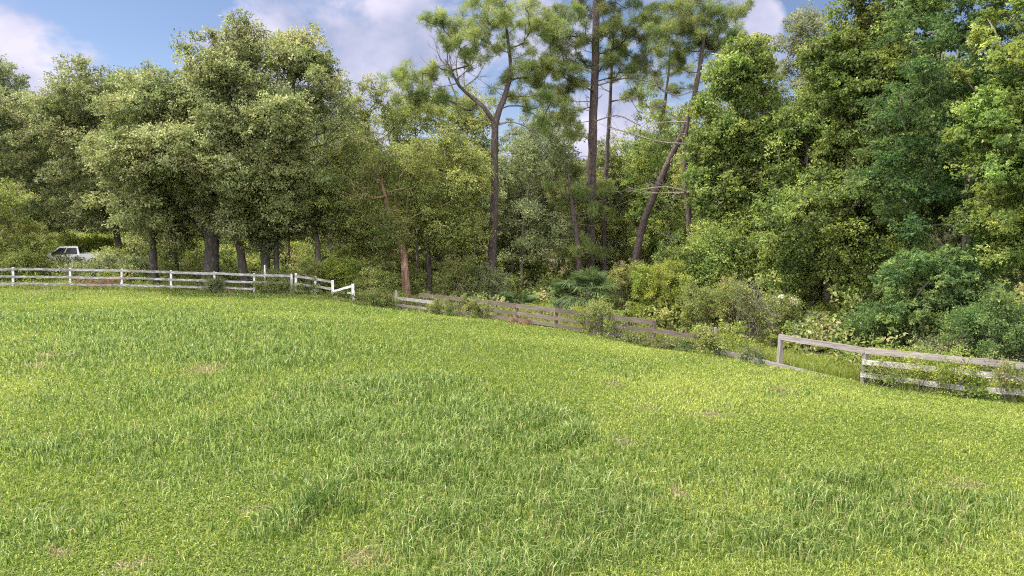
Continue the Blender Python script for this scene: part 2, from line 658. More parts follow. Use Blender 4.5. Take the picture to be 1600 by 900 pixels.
def clump_leaves(cent, rad, n_per, Ls, asp, r, sub=10, flat=.75, mode='leaf', up=.85, sub_sig=.26):
    """leaf sprays round clump centres -> verts, quads, tint"""
    K = len(cent)
    ns = np.full(K, sub)
    cid = np.repeat(np.arange(K), ns)
    dirs = rand_dir(len(cid), r)
    rr = rad[cid] * r.random(len(cid)) ** .42
    sc_ = cent[cid] + dirs * rr[:, None] * np.array([1, 1, flat])
    st = np.clip(r.normal(.45, .19, len(cid)) + np.repeat(r.normal(0, .15, K), ns), 0, 1)
    per = max(1, int(n_per / sub))
    lid = np.repeat(np.arange(len(cid)), per)
    n = len(lid)
    sig = (sub_sig * rad[cid])[lid]
    if mode == 'needle':
        dd = unit(r.normal(size=(n, 3)) + dirs[lid] * .7 + np.array([0, 0, .35]))
        base = sc_[lid] + dd * .04 + r.normal(size=(n, 3)) * .05
        nrm = rand_dir(n, r)
    else:
        offs = r.normal(size=(n, 3)) * sig[:, None] * np.array([1, 1, .7])
        base = sc_[lid] + offs
        dd = unit(r.normal(size=(n, 3)) * .8 + dirs[lid] * .6 + np.array([0, 0, -.15]))
        nrm = unit(r.normal(size=(n, 3)) * .75 + np.array([0, 0, up]) + dirs[lid] * .35)
    L = Ls * (.65 + .7 * r.random(n))
    tint = np.clip(st[lid] + r.normal(0, .17, n), 0, 1)
    if mode == 'star':
        return lobed_leaves(base, dd, nrm, L, L * asp, tint)
    v, q = leaf_quads(base, dd, nrm, L, L * asp)
    return v, q, tint


class Tubes:
    def __init__(self):
        self.v, self.q, self.n = [], [], 0

    def add(self, pts, radii, sides=6, rough=0.0, r=None, cap=True):
        pts = np.asarray(pts, float)
        m = len(pts)
        if m < 2:
            return
        t = np.gradient(pts, axis=0)
        t = unit(t)
        ref = np.array([0., 0, 1]) if abs(t[0][2]) < .9 else np.array([1., 0, 0])
        u = unit(np.cross(t, ref))
        for k in range(1, m):      # keep frames from flipping
            if np.dot(u[k], u[k - 1]) < 0:
                u[k] = -u[k]
        w = np.cross(t, u)
        ang = np.arange(sides) * 2 * PI / sides
        rad = np.repeat(np.asarray(radii, float)[:, None], sides, 1)
        if rough and r is not None:
            rad = rad * (1 + rough * (r.random(rad.shape) - .5) + rough * 1.3 * np.cos(ang * 3 + r.random() * 6)[None, :] * .35)
        ring = pts[:, None, :] + rad[:, :, None] * (np.cos(ang)[None, :, None] * u[:, None, :] + np.sin(ang)[None, :, None] * w[:, None, :])
        self.v.append(ring.reshape(-1, 3))
        i = np.arange(m - 1)[:, None] * sides
        j = np.arange(sides)[None, :]
        j2 = (j + 1) % sides
        self.q.append((np.stack([i + j, i + j2, i + sides + j2, i + sides + j], -1).reshape(-1, 4)) + self.n)
        self.n += m * sides

    def mesh(self, name, off=None):
        v = np.concatenate(self.v)
        if off is not None:
            v = v - np.asarray(off)
        return np_mesh(name, v, np.concatenate(self.q), smooth=True)


def smooth_path(pts, step):
    """Catmull-Rom through pts, sampled about every step"""
    p = np.asarray(pts, float)
    p = np.vstack([2 * p[0] - p[1], p, 2 * p[-1] - p[-2]])
    out = []
    for k in range(1, len(p) - 2):
        n = max(2, int(np.linalg.norm(p[k + 1][:3] - p[k][:3]) / step))
        for t in np.arange(n) / n:
            a, b, c, d = p[k - 1], p[k], p[k + 1], p[k + 2]
            out.append(.5 * (2 * b + (c - a) * t + (2 * a - 5 * b + 4 * c - d) * t * t + (3 * b - a - 3 * c + d) * t ** 3))
    out.append(p[-2])
    return np.array(out)


def grow(tubes, trunk, cents, r, tip=.02, e=2.2, lift=.25, wob=.16, extra_trunks=()):
    """trunk: Nx4 (x,y,z,r). Branches reach each clump centre from the nearest wood."""
    pos = [row[:3] for row in trunk]
    rad_min = [row[3] for row in trunk]
    par = [k - 1 for k in range(len(trunk))]
    chains = []
    for ex in extra_trunks:
        b0 = len(pos)
        j = int(np.argmin([np.linalg.norm(ex[0][:3] - p) for p in pos]))
        for k, row in enumerate(ex):
            pos.append(row[:3]); rad_min.append(row[3]); par.append(j if k == 0 else len(pos) - 2)
        tubes.add(ex[:, :3], ex[:, 3], 8, .12, r)
    base_n = len(pos)
    tr = np.array(pos)
    dist = np.array([np.min(np.linalg.norm(tr - c, axis=1)) for c in cents])
    order = np.argsort(dist)
    low = trunk[0][2] + .28 * (trunk[-1][2] - trunk[0][2])
    for ci in order:
        c = cents[ci]
        A = np.array(pos)
        dv = c - A
        dd = np.linalg.norm(dv, axis=1)
        pen = np.where(A[:, 2] > c[2] - .2 * dd, 1 + .7 * (A[:, 2] - c[2] + .2 * dd) / (dd + .1), 1.0)
        pen = np.where(A[:, 2] < low, pen * 1.5, pen)
        j = int(np.argmin(dd * pen))
        p0 = A[j]
        ln = np.linalg.norm(c - p0)
        n = max(2, int(ln / .7))
        t = np.linspace(0, 1, n + 1)[1:, None]
        mid = (p0 + c) / 2 + np.array([0, 0, lift * ln * .5]) + r.normal(size=3) * wob * ln * .5
        path = (1 - t) ** 2 * p0 + 2 * t * (1 - t) * mid + t * t * c
        path[:-1] += r.normal(size=(n - 1, 3)) * .05 * min(ln, 3) * .5
        ids = [j]
        for q in path:
            par.append(ids[-1]); pos.append(q); rad_min.append(0.0); ids.append(len(pos) - 1)
        chains.append(ids)
    N = len(pos)
    acc = np.zeros(N)
    R = np.zeros(N)
    for k in range(N - 1, -1, -1):
        R[k] = max(tip, acc[k] ** (1 / e), 0)
        if par[k] >= 0 and k >= base_n:
            acc[par[k]] += R[k] ** e
    A = np.array(pos)
    for ids in chains:
        rr = R[ids].copy()
        cap_ = rad_min[ids[0]] * .75 if ids[0] < base_n else R[ids[0]]
        rr[0] = rr[1] * 1.15
        rr = np.minimum(rr, max(cap_, tip))
        mx = rr.max()
        tubes.add(A[ids], rr, 7 if mx > .09 else (5 if mx > .04 else 4), .1, r)
    return A, R


def crown_centres(lobes, n, r, shell=.40, min_d=None):
    """lobes: list of (centre, radii, weight); n centres kept apart"""
    w = np.array([l[2] for l in lobes], float)
    w /= w.sum()
    k = r.choice(len(lobes), n * 4, p=w)
    d = rand_dir(n * 4, r)
    rr = r.random(n * 4) ** shell
    box = k == 0                      # the core is fuller than an ellipsoid
    d[box] /= (np.abs(d[box]) ** 3.2).sum(1, keepdims=True) ** (1 / 3.2)
    C = np.array([l[0] for l in lobes])[k] + d * rr[:, None] * np.array([l[1] for l in lobes])[k]
    keep = []
    vol = sum(4.19 * np.prod(l[1]) for l in lobes)
    md = min_d or .62 * (vol / n) ** (1 / 3) * .9
    for c in C:
        if len(keep) >= n:
            break
        if all(np.dot(c - q, c - q) > md * md for q in keep):
            keep.append(c)
    return np.array(keep)


def mesh_tree(kind, base, trunk_pts, lobes, r, n_clump=80, n_leaf=240, L=.14, asp=.55, bark='oak_bark', clump_r=(.8, 1.35),
              mode='leaf', flat=.66, sub=17, tip=.026, extra=(), sub_sig=.16, lift=.25, holes=.25):
    """returns trunk mesh and crown mesh in coordinates local to base"""
    base = np.array(base)
    tp = smooth_path(trunk_pts, .8)
    tp[1:-1, :2] += r.normal(size=(len(tp) - 2, 2)) * .02
    fl = tp.copy()
    fl[0, 3] *= 1.45
    if len(fl) > 2:
        fl[1, 3] *= 1.08
    tb = Tubes()
    tb.add(fl[:, :3], fl[:, 3], 12, .14, r)
    cents = crown_centres(lobes, n_clump, r)
    ex = [smooth_path(e_, .7) for e_ in extra]
    grow(tb, tp, cents, r, tip=tip, extra_trunks=ex, lift=lift)
    hole = vnoise(cents[:, 0] + cents[:, 1] * .7 + r.uniform(0, 50), cents[:, 2] + cents[:, 1] * .3, 2.6, 17 + int(r.integers(40)))
    zt_ = cents[:, 2].max()
    cents = cents[(hole > (holes if mode != 'star' else holes * .45)) | (cents[:, 2] > zt_ - .24 * (zt_ - cents[:, 2].min()))]
    rad = r.uniform(clump_r[0], clump_r[1], len(cents))
    v, q, t = clump_leaves(cents, rad, n_leaf, L, asp, r, sub=sub, flat=flat, mode=mode, sub_sig=sub_sig)
    tm = tb.mesh('trunk', base)
    tm.materials.append(M[bark])
    cm = np_mesh('crown', v - base, q, attrs={'tint': t})
    cm.materials.append(M[kind])
    return tm, cm


def lobes_for(cx, cyy, ztop, zbot, rx, ry, r, n=6, spread=.62):
    """a broken crown: one core and several off-centre lobes"""
    hz = (ztop - zbot) / 2
    zc = (ztop + zbot) / 2
    out = [(np.array([cx, cyy, zc]), np.array([rx * .80, ry * .78, hz * .84]), 1.6)]
    for k in range(n):
        a = r.uniform(0, 2 * PI)
        h = r.uniform(-.75, .72)
        w = math.sqrt(max(.1, 1 - h * h))
        lr = r.uniform(.28, .46)
        c = np.array([cx + math.cos(a) * rx * spread * w, cyy + math.sin(a) * ry * spread * w, zc + h * hz])
        out.append((c, np.array([rx * lr, ry * lr, min(hz * .5, rx * lr * 1.0)]), .5))
    out.append((np.array([cx + rx * .1, cyy, ztop - rx * .42]), np.array([rx * .4, ry * .4, rx * .42]), .4))
    return out


def tree(name, label, cat, x0, x1, top, bot, Y, base_px, kind, seed, bark='oak_bark', tr=.22, lean=0.0, group=None, trunk_px=None, extra_px=(), ry=.85, n_lobe=7, wide=1.22, dens=1.15, dens_r=.88, botd=8, boughs=(), **kw):
    r = np.random.default_rng(seed)
    if kw.get('mode') == 'star':
        kw['n_clump'] = int(kw['n_clump'] * 1.5)
    else:
        q0, q1 = kw.get('clump_r', (.8, 1.35))
        kw['clump_r'] = (q0 * dens_r, q1 * dens_r)
        kw['n_clump'] = int(kw.get('n_clump', 80) * 2.3 * dens)
        kw['n_leaf'] = int(kw.get('n_leaf', 240) * 1.1)
        kw['L'] = kw.get('L', .14) * 1.08
    a, b = P(x0, top, Y), P(x1, bot + botd, Y)
    bx = P(base_px, 400, Y).x
    base = np.array([bx, Y, g1(bx, Y) - .05])
    cx, rx = (a.x + b.x) / 2, (b.x - a.x) / 2 * wide
    ztop, zbot = a.z, b.z
    if trunk_px:
        tp = [[base[0], base[1], base[2], tr]]
        for k, (qx, qy, qr) in enumerate(trunk_px):
            p = P(qx, qy, Y)
            tp.append([p.x, p.y + r.normal() * .15, p.z, qr])
    else:
        zt = zbot + (ztop - zbot) * .72
        hh = zt - base[2]
        tp = [[base[0], base[1], base[2], tr]]
        for f in (.25, .5, .75, 1.0):
            s = f * f * .8
            tp.append([base[0] + (cx - base[0]) * s + r.normal() * .12 * f * 2, base[1] + r.normal() * .2 * f, base[2] + hh * f, max(.04, tr * (1 - .8 * f))])
    ex = []
    for e_ in extra_px:
        row = []
        for (qx, qy, qr) in e_:
            p = P(qx, qy, Y)
            row.append([p.x, p.y + r.normal() * .1, p.z, qr])
        ex.append(np.array(row))
    lobes = lobes_for(cx, Y, ztop, zbot, rx, rx * ry, r, n_lobe)
    for (qx, qy, qY, qr) in boughs:       # boughs reaching out over the fence
        lobes.append((np.array(P(qx, qy, qY)), np.array([qr, qr * .8, qr * .6]), .5))
    tm, cm = mesh_tree(kind, base, np.array(tp), lobes, r, bark=bark, extra=ex, **kw)
    o = empty(name, base, label, cat, group)
    link('trunk', tm, None, o)
    link('crown', cm, None, o)
    return o


# ------------------------------------------------------------------ oaks on the left, behind the white fence
tree('live_oak', 'dark grey-green oak at the far left edge, cut off by the frame', 'tree', -150, 60, 52, 345, 60, -30, 'dark_oak', 101, tr=.4,
     wide=1.25, n_clump=120, n_leaf=260, L=.17, clump_r=(.8, 1.4))
tree('live_oak', 'broad olive-green oak whose crown hangs above the parked pickup truck', 'tree', 12, 205, 112, 362, 58.0, 186, 'oak', 102, tr=.3,
     wide=1.4, n_clump=150, n_leaf=280, L=.16, clump_r=(.8, 1.3))
tree('live_oak', 'oak with a low domed crown just right of the truck, slim dark trunk', 'tree', 155, 322, 102, 392, 48.5, 238, 'oak', 103, tr=.26, ry=1.0, boughs=[(215, 262, 45.4, 2.2), (260, 230, 45.2, 2.0)],
     wide=1.4, n_clump=140, n_leaf=280, L=.155, clump_r=(.75, 1.25))
tree('live_oak', 'tallest oak on the left with a massive dark trunk behind the white fence', 'tree', 282, 452, 22, 385, 49.0, 326, 'oak', 104, tr=.52, ry=1.0, boughs=[(310, 250, 45.0, 2.2), (372, 275, 44.8, 2.1), (345, 205, 46, 1.8)],
     wide=1.3, n_clump=170, n_leaf=290, L=.155, clump_r=(.8, 1.35), trunk_px=[(330, 385, .48), (334, 350, .42), (345, 290, .36), (355, 200, .22), (360, 90, .08)],
     extra_px=[[(331, 372, .4), (312, 350, .34), (300, 310, .24), (285, 250, .12)]])
tree('live_oak', 'tall oak with twin dark trunks, right shoulder of the big left canopy', 'tree', 372, 550, 40, 395, 48.8, 413, 'oak', 105, tr=.34, ry=1.0,
     wide=1.3, n_clump=170, n_leaf=280, L=.155, clump_r=(.8, 1.3), trunk_px=[(414, 370, .3), (420, 320, .26), (440, 220, .2), (465, 100, .08)], extra_px=[[(434, 446, .22), (431, 385, .18), (438, 330, .14), (452, 270, .08)]])
tree('leaning_oak', 'leaning dark-trunked oak immediately right of the massive trunk', 'tree', 330, 450, 210, 392, 48.5, 381, 'dark_oak', 106, tr=.32,
     n_clump=60, n_leaf=220, L=.145, trunk_px=[(374, 392, .27), (364, 360, .2), (352, 320, .14), (350, 250, .06)])
tree('slender_oak', 'thin straight oak between the low domed oak and massive trunk', 'tree', 215, 320, 180, 370, 52.5, 275, 'dark_oak', 107, tr=.2,
     n_clump=60, n_leaf=220, L=.15)
tree('vine_draped_tree', 'vine-wrapped pale trunk rising beside the white corner post', 'tree', 452, 590, 215, 405, 50, 495, 'olive', 108, dens=.7, dens_r=.85, n_lobe=9, bark='grey_bark', tr=.22,
     n_clump=80, n_leaf=230, L=.14, trunk_px=[(493, 380, .2), (490, 345, .16), (500, 290, .1), (520, 230, .05)])
tree('small_tree', 'low pale-leaved tree filling the left edge behind the white fence', 'tree', -70, 70, 285, 415, 51, 10, 'olive', 109, dens=.7, dens_r=.85, n_lobe=9, bark='grey_bark', tr=.12,
     n_clump=70, n_leaf=240, L=.13, clump_r=(.6, 1.0))

# ------------------------------------------------------------------ middle of the wood
tree('loose_tree', 'thin airy tree with sky showing through, right of the tall oaks', 'tree', 525, 632, 118, 385, 59, 560, 'olive', 111, dens=.7, dens_r=.85, n_lobe=9, bark='grey_bark', tr=.17,
     n_clump=75, n_leaf=170, L=.15, clump_r=(.6, 1.1))
tree('red_barked_tree', 'tree with a bent bare orange-red trunk behind the gap in the fences', 'tree', 535, 705, 228, 392, 49, 634, 'olive', 112, dens=.7, dens_r=.85, n_lobe=9, bark='red_bark', tr=.30,
     n_clump=95, n_leaf=230, L=.135, trunk_px=[(634, 420, .27), (628, 385, .26), (615, 352, .24), (607, 325, .17), (596, 280, .09)],
     extra_px=[[(613, 350, .2), (625, 320, .16), (645, 280, .1)]])
tree('forked_tree', 'dark trunk leaning left from a low fork beside the red trunk', 'tree', 625, 760, 205, 400, 50, 673, 'olive', 113, dens=.7, dens_r=.85, n_lobe=9, tr=.22,
     n_clump=90, n_leaf=220, L=.135, trunk_px=[(669, 410, .2), (666, 385, .18), (650, 362, .15), (639, 340, .13), (650, 280, .07)],
     extra_px=[[(667, 388, .16), (675, 350, .13), (690, 290, .08)]])
tree('slender_tree', 'thin grey pole of a tree left of the forked dark trunk', 'tree', 600, 700, 140, 330, 60, 653, 'olive', 114, dens=.7, dens_r=.85, n_lobe=9, bark='grey_bark', tr=.15,
     n_clump=60, n_leaf=190, L=.15)
tree('bushy_tree', 'dark bushy tree just right of the forked pine trunk, thin grey stem', 'tree', 765, 905, 190, 425, 56, 813, 'dark_oak', 115, dens=.7, dens_r=.85, n_lobe=9, bark='grey_bark', tr=.19,
     n_clump=110, n_leaf=230, L=.15)
tree('bushy_tree', 'olive tree crown between the forked pine and the tree with the forked dark trunk', 'tree', 672, 790, 150, 410, 63, 715, 'olive', 116, dens=.7, dens_r=.85, n_lobe=9, tr=.18,
     n_clump=85, n_leaf=200, L=.16)
tree('bushy_tree', 'yellowish tree filling the space behind the thick straight pine', 'tree', 870, 1010, 215, 430, 64, 950, 'olive', 117, dens=.7, dens_r=.85, n_lobe=9, tr=.18,
     n_clump=90, n_leaf=210, L=.16)
tree('bushy_tree', 'round-crowned tree behind the leaning pine trunk', 'tree', 990, 1110, 165, 420, 59, 1045, 'gum', 118, dens=.7, dens_r=.85, n_lobe=9, tr=.18,
     n_clump=80, n_leaf=200, L=.16)
tree('airy_tree', 'pale airy tree rising behind the fork of the twiggy pine', 'tree', 645, 800, 120, 400, 67, 730, 'olive', 131, bark='grey_bark', tr=.16,
     n_clump=80, n_leaf=190, L=.17, dens=.6, dens_r=.85, n_lobe=9)
tree('airy_tree', 'pale airy tree standing between the twiggy pine and the thick pine', 'tree', 780, 925, 140, 400, 69, 850, 'fine', 132, bark='grey_bark', tr=.16,
     n_clump=80, n_leaf=190, L=.17, dens=.6, dens_r=.85, n_lobe=9)
tree('airy_tree', 'light green tree rising between the thick pine and the leaning pine', 'tree', 925, 1075, 120, 400, 70, 1000, 'gum', 133, bark='grey_bark', tr=.16,
     n_clump=80, n_leaf=190, L=.17, dens=.6, dens_r=.85, n_lobe=9)
tree('airy_tree', 'light green tree behind the snag, reaching up beside the leaning pine', 'tree', 1060, 1160, 95, 400, 62, 1105, 'olive', 134, bark='grey_bark', tr=.16,
     n_clump=90, n_leaf=190, L=.16, dens=.6, dens_r=.85, n_lobe=9)
tree('airy_tree', 'grey-green tree closing the dip right of the tall oaks', 'tree', 540, 680, 135, 400, 66, 610, 'fine', 135, bark='grey_bark', tr=.16,
     n_clump=80, n_leaf=190, L=.17, dens=.65, dens_r=.85, n_lobe=9)
# ------------------------------------------------------------------ right-hand broadleaf trees
tree('sweetgum_tree', 'yellow-green tree right of the bare snag, its top against the small cloud', 'tree', 1092, 1212, 52, 435, 43, 1148, 'gum', 121, bark='grey_bark', tr=.2,
     wide=1.32, n_clump=150, n_leaf=230, L=.15, asp=.7, clump_r=(.55, .95))
tree('grey_leaved_tree', 'fine greyish tree with a wispy top between the yellow-green and dark trees', 'tree', 1180, 1305, 14, 470, 46, 1325, 'fine', 122, bark='grey_bark', tr=.24,
     wide=1.32, n_clump=160, n_leaf=260, L=.12, clump_r=(.55, 1.0), trunk_px=[(1322, 410, .22), (1310, 350, .2), (1290, 290, .17), (1260, 200, .12), (1250, 80, .05)])
tree('sweetgum_tree', 'tall green tree whose top leaves the frame, left of the darkest tree', 'tree', 1305, 1435, -130, 490, 37, 1296, 'gum', 123, bark='grey_bark', tr=.24,
     wide=1.32, n_clump=210, n_leaf=260, L=.14, asp=.7, clump_r=(.55, .95))
tree('maple_tree', 'dark blue-green tree standing nearest, boughs hanging down to the right-hand rails', 'tree', 1400, 1615, -220, 545, 30, 1512, 'maple', 124, bark='grey_bark', tr=.26,
     n_clump=260, n_leaf=300, L=.10, asp=.5, clump_r=(.5, .9), mode='star', n_lobe=9)
tree('sweetgum_tree', 'bright yellow-green leaves at the upper right edge of the frame', 'tree', 1548, 1760, -220, 470, 25.5, 1660, 'gum', 125, bark='grey_bark', tr=.22,
     n_clump=200, n_leaf=260, L=.10, asp=.5, clump_r=(.45, .8), mode='star')
tree('small_tree', 'small dark maple sapling behind the pale-banded rails at right', 'tree', 1390, 1500, 380, 560, 27.5, 1440, 'maple', 126, bark='grey_bark', tr=.06,
     n_clump=60, n_leaf=220, L=.09, asp=.5, clump_r=(.35, .6), mode='star', tip=.01)
tree('understorey_tree', 'shaded mid-height tree behind the fallen brush heap', 'tree', 1205, 1390, 250, 520, 37, 1270, 'gum', 127, tr=.14,
     n_clump=120, n_leaf=240, L=.13, asp=.7, wide=1.3, dens=1.0, dens_r=.7, n_lobe=14)
tree('sweetgum_tree', 'mid-height sweetgum filling the wall of leaves left of the darkest tree', 'tree', 1195, 1330, 130, 470, 40, 1240, 'gum', 129, bark='grey_bark', tr=.16,
     n_clump=130, n_leaf=240, L=.135, asp=.7, wide=1.25, dens_r=.75, n_lobe=10)
tree('understorey_tree', 'leafy sapling under the yellow-green tree, beside the bare snag', 'tree', 1090, 1210, 320, 480, 41, 1140, 'gum', 128, tr=.1,
     n_clump=80, n_leaf=220, L=.13)

# ------------------------------------------------------------------ pines


def pine(name, label, trunk_px, Y, clusters, seed, bark='pine_bark', extra_px=(), dead_px=(), n_tuft=9, stubs=8, tip=.022, dy=1.6, needle=.36, per=44):
    r = np.random.default_rng(seed)
    b = P(trunk_px[0][0], trunk_px[0][1], Y)
    base = np.array([b.x, Y, g1(b.x, Y) - .05])
    tp = [[base[0], base[1], base[2], trunk_px[0][2]]]
    for (qx, qy, qr) in trunk_px[1:]:
        p = P(qx, qy, Y)
        tp.append([p.x, p.y + r.normal() * .1, p.z, qr])
    tp = smooth_path(np.array(tp), .7)
    tp[1:-1, :2] += r.normal(size=(len(tp) - 2, 2)) * .015
    fl = tp.copy()
    fl[0, 3] *= 1.3
    tb = Tubes()
    tb.add(fl[:, :3], fl[:, 3], 12, .10, r)
    ex = []
    for e_ in extra_px:
        row = np.array([[*P(qx, qy, Y), qr] for qx, qy, qr in e_])
        row[1:, 1] += r.normal(size=len(row) - 1) * .3
        ex.append(smooth_path(row, .6))
    cents, rads = [], []
    for (qx, qy, qr) in clusters:
        c = np.array(P(qx, qy, Y + r.uniform(-dy, dy)))
        Rm = qr / F * Y
        n = max(4, int(round(Rm * 8)))
        for k in range(n):
            cents.append(c + rand_dir(1, r)[0] * Rm * r.random() ** .5 * np.array([1.95, 1.7, .85]))
            rads.append(r.uniform(.22, .60))
    o = empty(name, base, label, 'pine tree')
    cr_v = None
    if cents:
        cents, rads = np.array(cents), np.array(rads)
        grow(tb, tp, cents, r, tip=tip, extra_trunks=ex, lift=-.05, wob=.22)
        cr_v = clump_leaves(cents, rads, n_tuft * per, needle, .055, r, sub=n_tuft, flat=.6, mode='needle')
    elif ex:
        grow(tb, tp, np.zeros((0, 3)), r, extra_trunks=ex)
    link('trunk', tb.mesh('trunk', base), M[bark], o)
    if cr_v is not None:
        v, q, t = cr_v
        link('crown', np_mesh('crown', v - base, q, attrs={'tint': t}), M['pine'], o)
    # bare limbs: the drawn ones, each with fine twigs, and short snags on the bole
    for dp in dead_px:
        row = np.array([[*P(qx, qy, Y), qr] for qx, qy, qr in dp])
        row[1:, 1] += np.cumsum(r.normal(size=len(row) - 1) * .25)
        sp = smooth_path(row, .45)
        dt = Tubes()
        dt.add(sp[:, :3], sp[:, 3], 6, .1, r)
        for k in range(len(sp) * 2):
            i = r.integers(max(1, len(sp) // 4), len(sp))
            d = unit(sp[i, :3] - sp[i - 1, :3] + r.normal(size=3) * .75 + np.array([0, 0, .35]))
            ln = r.uniform(.35, 1.3)
            m_ = sp[i, :3] + d * ln * .5 + r.normal(size=3) * .08
            e2 = sp[i, :3] + d * ln + np.array([0, 0, .2 * ln])
            dt.add(np.array([sp[i, :3], m_, e2]), [.016, .012, .006], 3)
            for z in range(2):
                d2 = unit(d + r.normal(size=3) * .6 + np.array([0, 0, .3]))
                dt.add(np.array([m_, m_ + d2 * ln * .45]), [.011, .005], 3)
        link('dead_branch', dt.mesh('dead_branch', base), M['dead_wood'], o)
    for k in range(stubs):
        i = int(r.integers(len(tp) // 3, len(tp) - 2))
        a_ = r.uniform(0, 2 * PI)
        ln = r.uniform(.6, 3.4)
        d = np.array([math.cos(a_), math.sin(a_), r.uniform(-.1, .45)])
        q0 = tp[i, :3] + d * tp[i, 3] * .5
        dt = Tubes()
        pth = np.array([q0, q0 + d * ln * .5 + r.normal(size=3) * .08, q0 + d * ln + np.array([0, 0, r.uniform(-.1, .3)])])
        dt.add(pth, [.035, .024, .01], 4)
        for z in range(3):
            d2 = unit(d + r.normal(size=3) * .7)
            dt.add(np.array([pth[1], pth[1] + d2 * ln * .4]), [.014, .006], 3)
        link('dead_branch', dt.mesh('dead_branch', base), M['dead_wood'], o)
    return o


pine('pine_tree', 'tall pine forking high into two limbs, one bare and twiggy',
     [(768, 450, .36), (769, 400, .33), (773, 300, .29), (774, 195, .25), (787, 155, .20), (798, 110, .15), (792, 50, .09), (785, 5, .05)], 52,
     [(712, 38, 26), (748, 22, 32), (775, 5, 30), (800, 30, 34), (835, 22, 32), (770, 58, 26), (815, 66, 28), (848, 95, 22), (735, 55, 20), (690, 35, 14),
      (640, 122, 22), (668, 112, 22), (655, 158, 20), (622, 118, 12), (790, 128, 18), (832, 125, 22), (862, 152, 18), (872, 190, 18), (840, 160, 20), (800, 150, 14), (885, 175, 12),
      (720, 168, 15), (860, 50, 20), (735, 95, 14), (870, 110, 18), (755, 80, 18), (700, 62, 16), (825, 105, 18), (895, 205, 12), (850, 200, 14), (650, 140, 16), (690, 150, 12)], 201,
     extra_px=[[(774, 195, .2), (757, 170, .17), (738, 152, .14), (718, 135, .11), (706, 112, .08), (695, 92, .05)]],
     dead_px=[[(718, 135, .07), (712, 100, .05), (718, 72, .03), (735, 60, .015)], [(706, 112, .06), (688, 92, .04), (682, 70, .02), (690, 50, .01)], [(712, 125, .05), (735, 105, .035), (745, 80, .02), (752, 66, .01)], [(700, 100, .045), (676, 105, .03), (662, 95, .015)], [(722, 138, .05), (745, 118, .03), (758, 95, .015)], [(715, 130, .05), (690, 135, .03), (668, 128, .02)], [(708, 116, .05), (702, 85, .03), (705, 60, .012)], [(728, 145, .05), (724, 115, .03), (728, 88, .015)],
              [(775, 195, .08), (800, 192, .06), (825, 202, .045), (845, 215, .03)], [(700, 120, .05), (712, 150, .04), (716, 175, .02)]], stubs=4)
pine('pine_tree', 'thick straight pine with the widest trunk, its top leaving the frame',
     [(922, 440, .43), (923, 340, .39), (926, 220, .35), (930, 100, .30), (932, 0, .27), (934, -90, .18), (935, -170, .08)], 56,
     [(872, 25, 28), (905, 12, 26), (960, 55, 26), (985, 35, 26), (1008, 22, 22), (880, 82, 22), (860, 65, 20), (950, 10, 28), (905, -30, 34), (960, -35, 34), (930, -80, 40), (890, -80, 30), (975, -90, 30),
      (935, -140, 34), (1012, 62, 16), (905, 130, 14), (985, 112, 14), (890, 150, 12), (1000, 88, 13), (866, 105, 12), (955, 95, 16), (935, 285, 10), (918, 335, 13), (905, 305, 12), (938, 330, 10), (850, 40, 22), (880, 125, 18), (1000, 50, 20), (970, 85, 18), (915, 60, 20), (895, 100, 18), (945, 45, 18), (860, 130, 14), (1015, 105, 14)], 202,
     dead_px=[[(928, 165, .06), (900, 172, .05), (872, 165, .03)], [(929, 135, .06), (975, 125, .05), (1010, 130, .03)], [(928, 190, .06), (965, 180, .05), (1000, 195, .03)],
              [(929, 110, .05), (890, 92, .04), (862, 88, .02)]], stubs=26)
pine('slender_pine', 'thin pale pine stem standing right behind the thick straight pine',
     [(944, 430, .22), (945, 330, .2), (950, 220, .17), (955, 130, .13), (958, 60, .08), (960, 10, .04)], 60,
     [(945, 92, 14), (975, 120, 14), (960, 30, 18), (990, 150, 12), (965, 68, 14)], 203, stubs=14,
     dead_px=[[(953, 160, .05), (985, 150, .04), (1010, 138, .02)]])
pine('leaning_pine', 'long pine trunk leaning steeply to the right behind the palm',
     [(980, 424, .29), (1001, 365, .26), (1024, 300, .24), (1054, 235, .22), (1076, 185, .2), (1089, 130, .17), (1097, 80, .13), (1100, 40, .08), (1098, 5, .04)], 50,
     [(1062, 48, 22), (1090, 28, 24), (1122, 38, 24), (1146, 68, 16), (1112, 72, 20), (1062, 18, 24), (1040, 48, 18), (1130, 14, 22), (1100, 0, 26), (1160, 50, 13), (1080, 72, 14), (1138, 90, 12), (1050, 75, 16), (1075, 40, 18), (1120, 60, 18), (1060, 95, 12)], 204,
     dead_px=[[(1088, 140, .05), (1055, 150, .04), (1020, 135, .02)], [(1072, 195, .05), (1050, 180, .04), (1030, 165, .02)]], stubs=8)
pine('dead_snag', 'bare reddish snag with crooked branches in front of the yellow-green tree',
     [(1080, 440, .24), (1079, 380, .21), (1074, 300, .19), (1072, 230, .15), (1075, 190, .09), (1077, 168, .04)], 46, [], 205, bark='pine_bark',
     dead_px=[[(1074, 222, .07), (1100, 200, .055), (1122, 180, .035), (1140, 165, .02)], [(1073, 225, .06), (1030, 222, .05), (985, 208, .04), (955, 200, .025)],
              [(1074, 300, .06), (1040, 292, .05), (1002, 296, .035)], [(1073, 250, .05), (1095, 235, .03), (1110, 232, .02)]], stubs=5)
pine('slender_pine', 'slim pine rising beyond the leaning pine, needles only at its top',
     [(1012, 420, .24), (1020, 320, .22), (1030, 220, .19), (1038, 170, .15), (1044, 120, .1), (1047, 70, .05)], 66,
     [(1040, 88, 16), (1060, 112, 14), (1022, 128, 14), (1062, 140, 12), (1020, 165, 11), (1045, 60, 13)], 206, stubs=12)
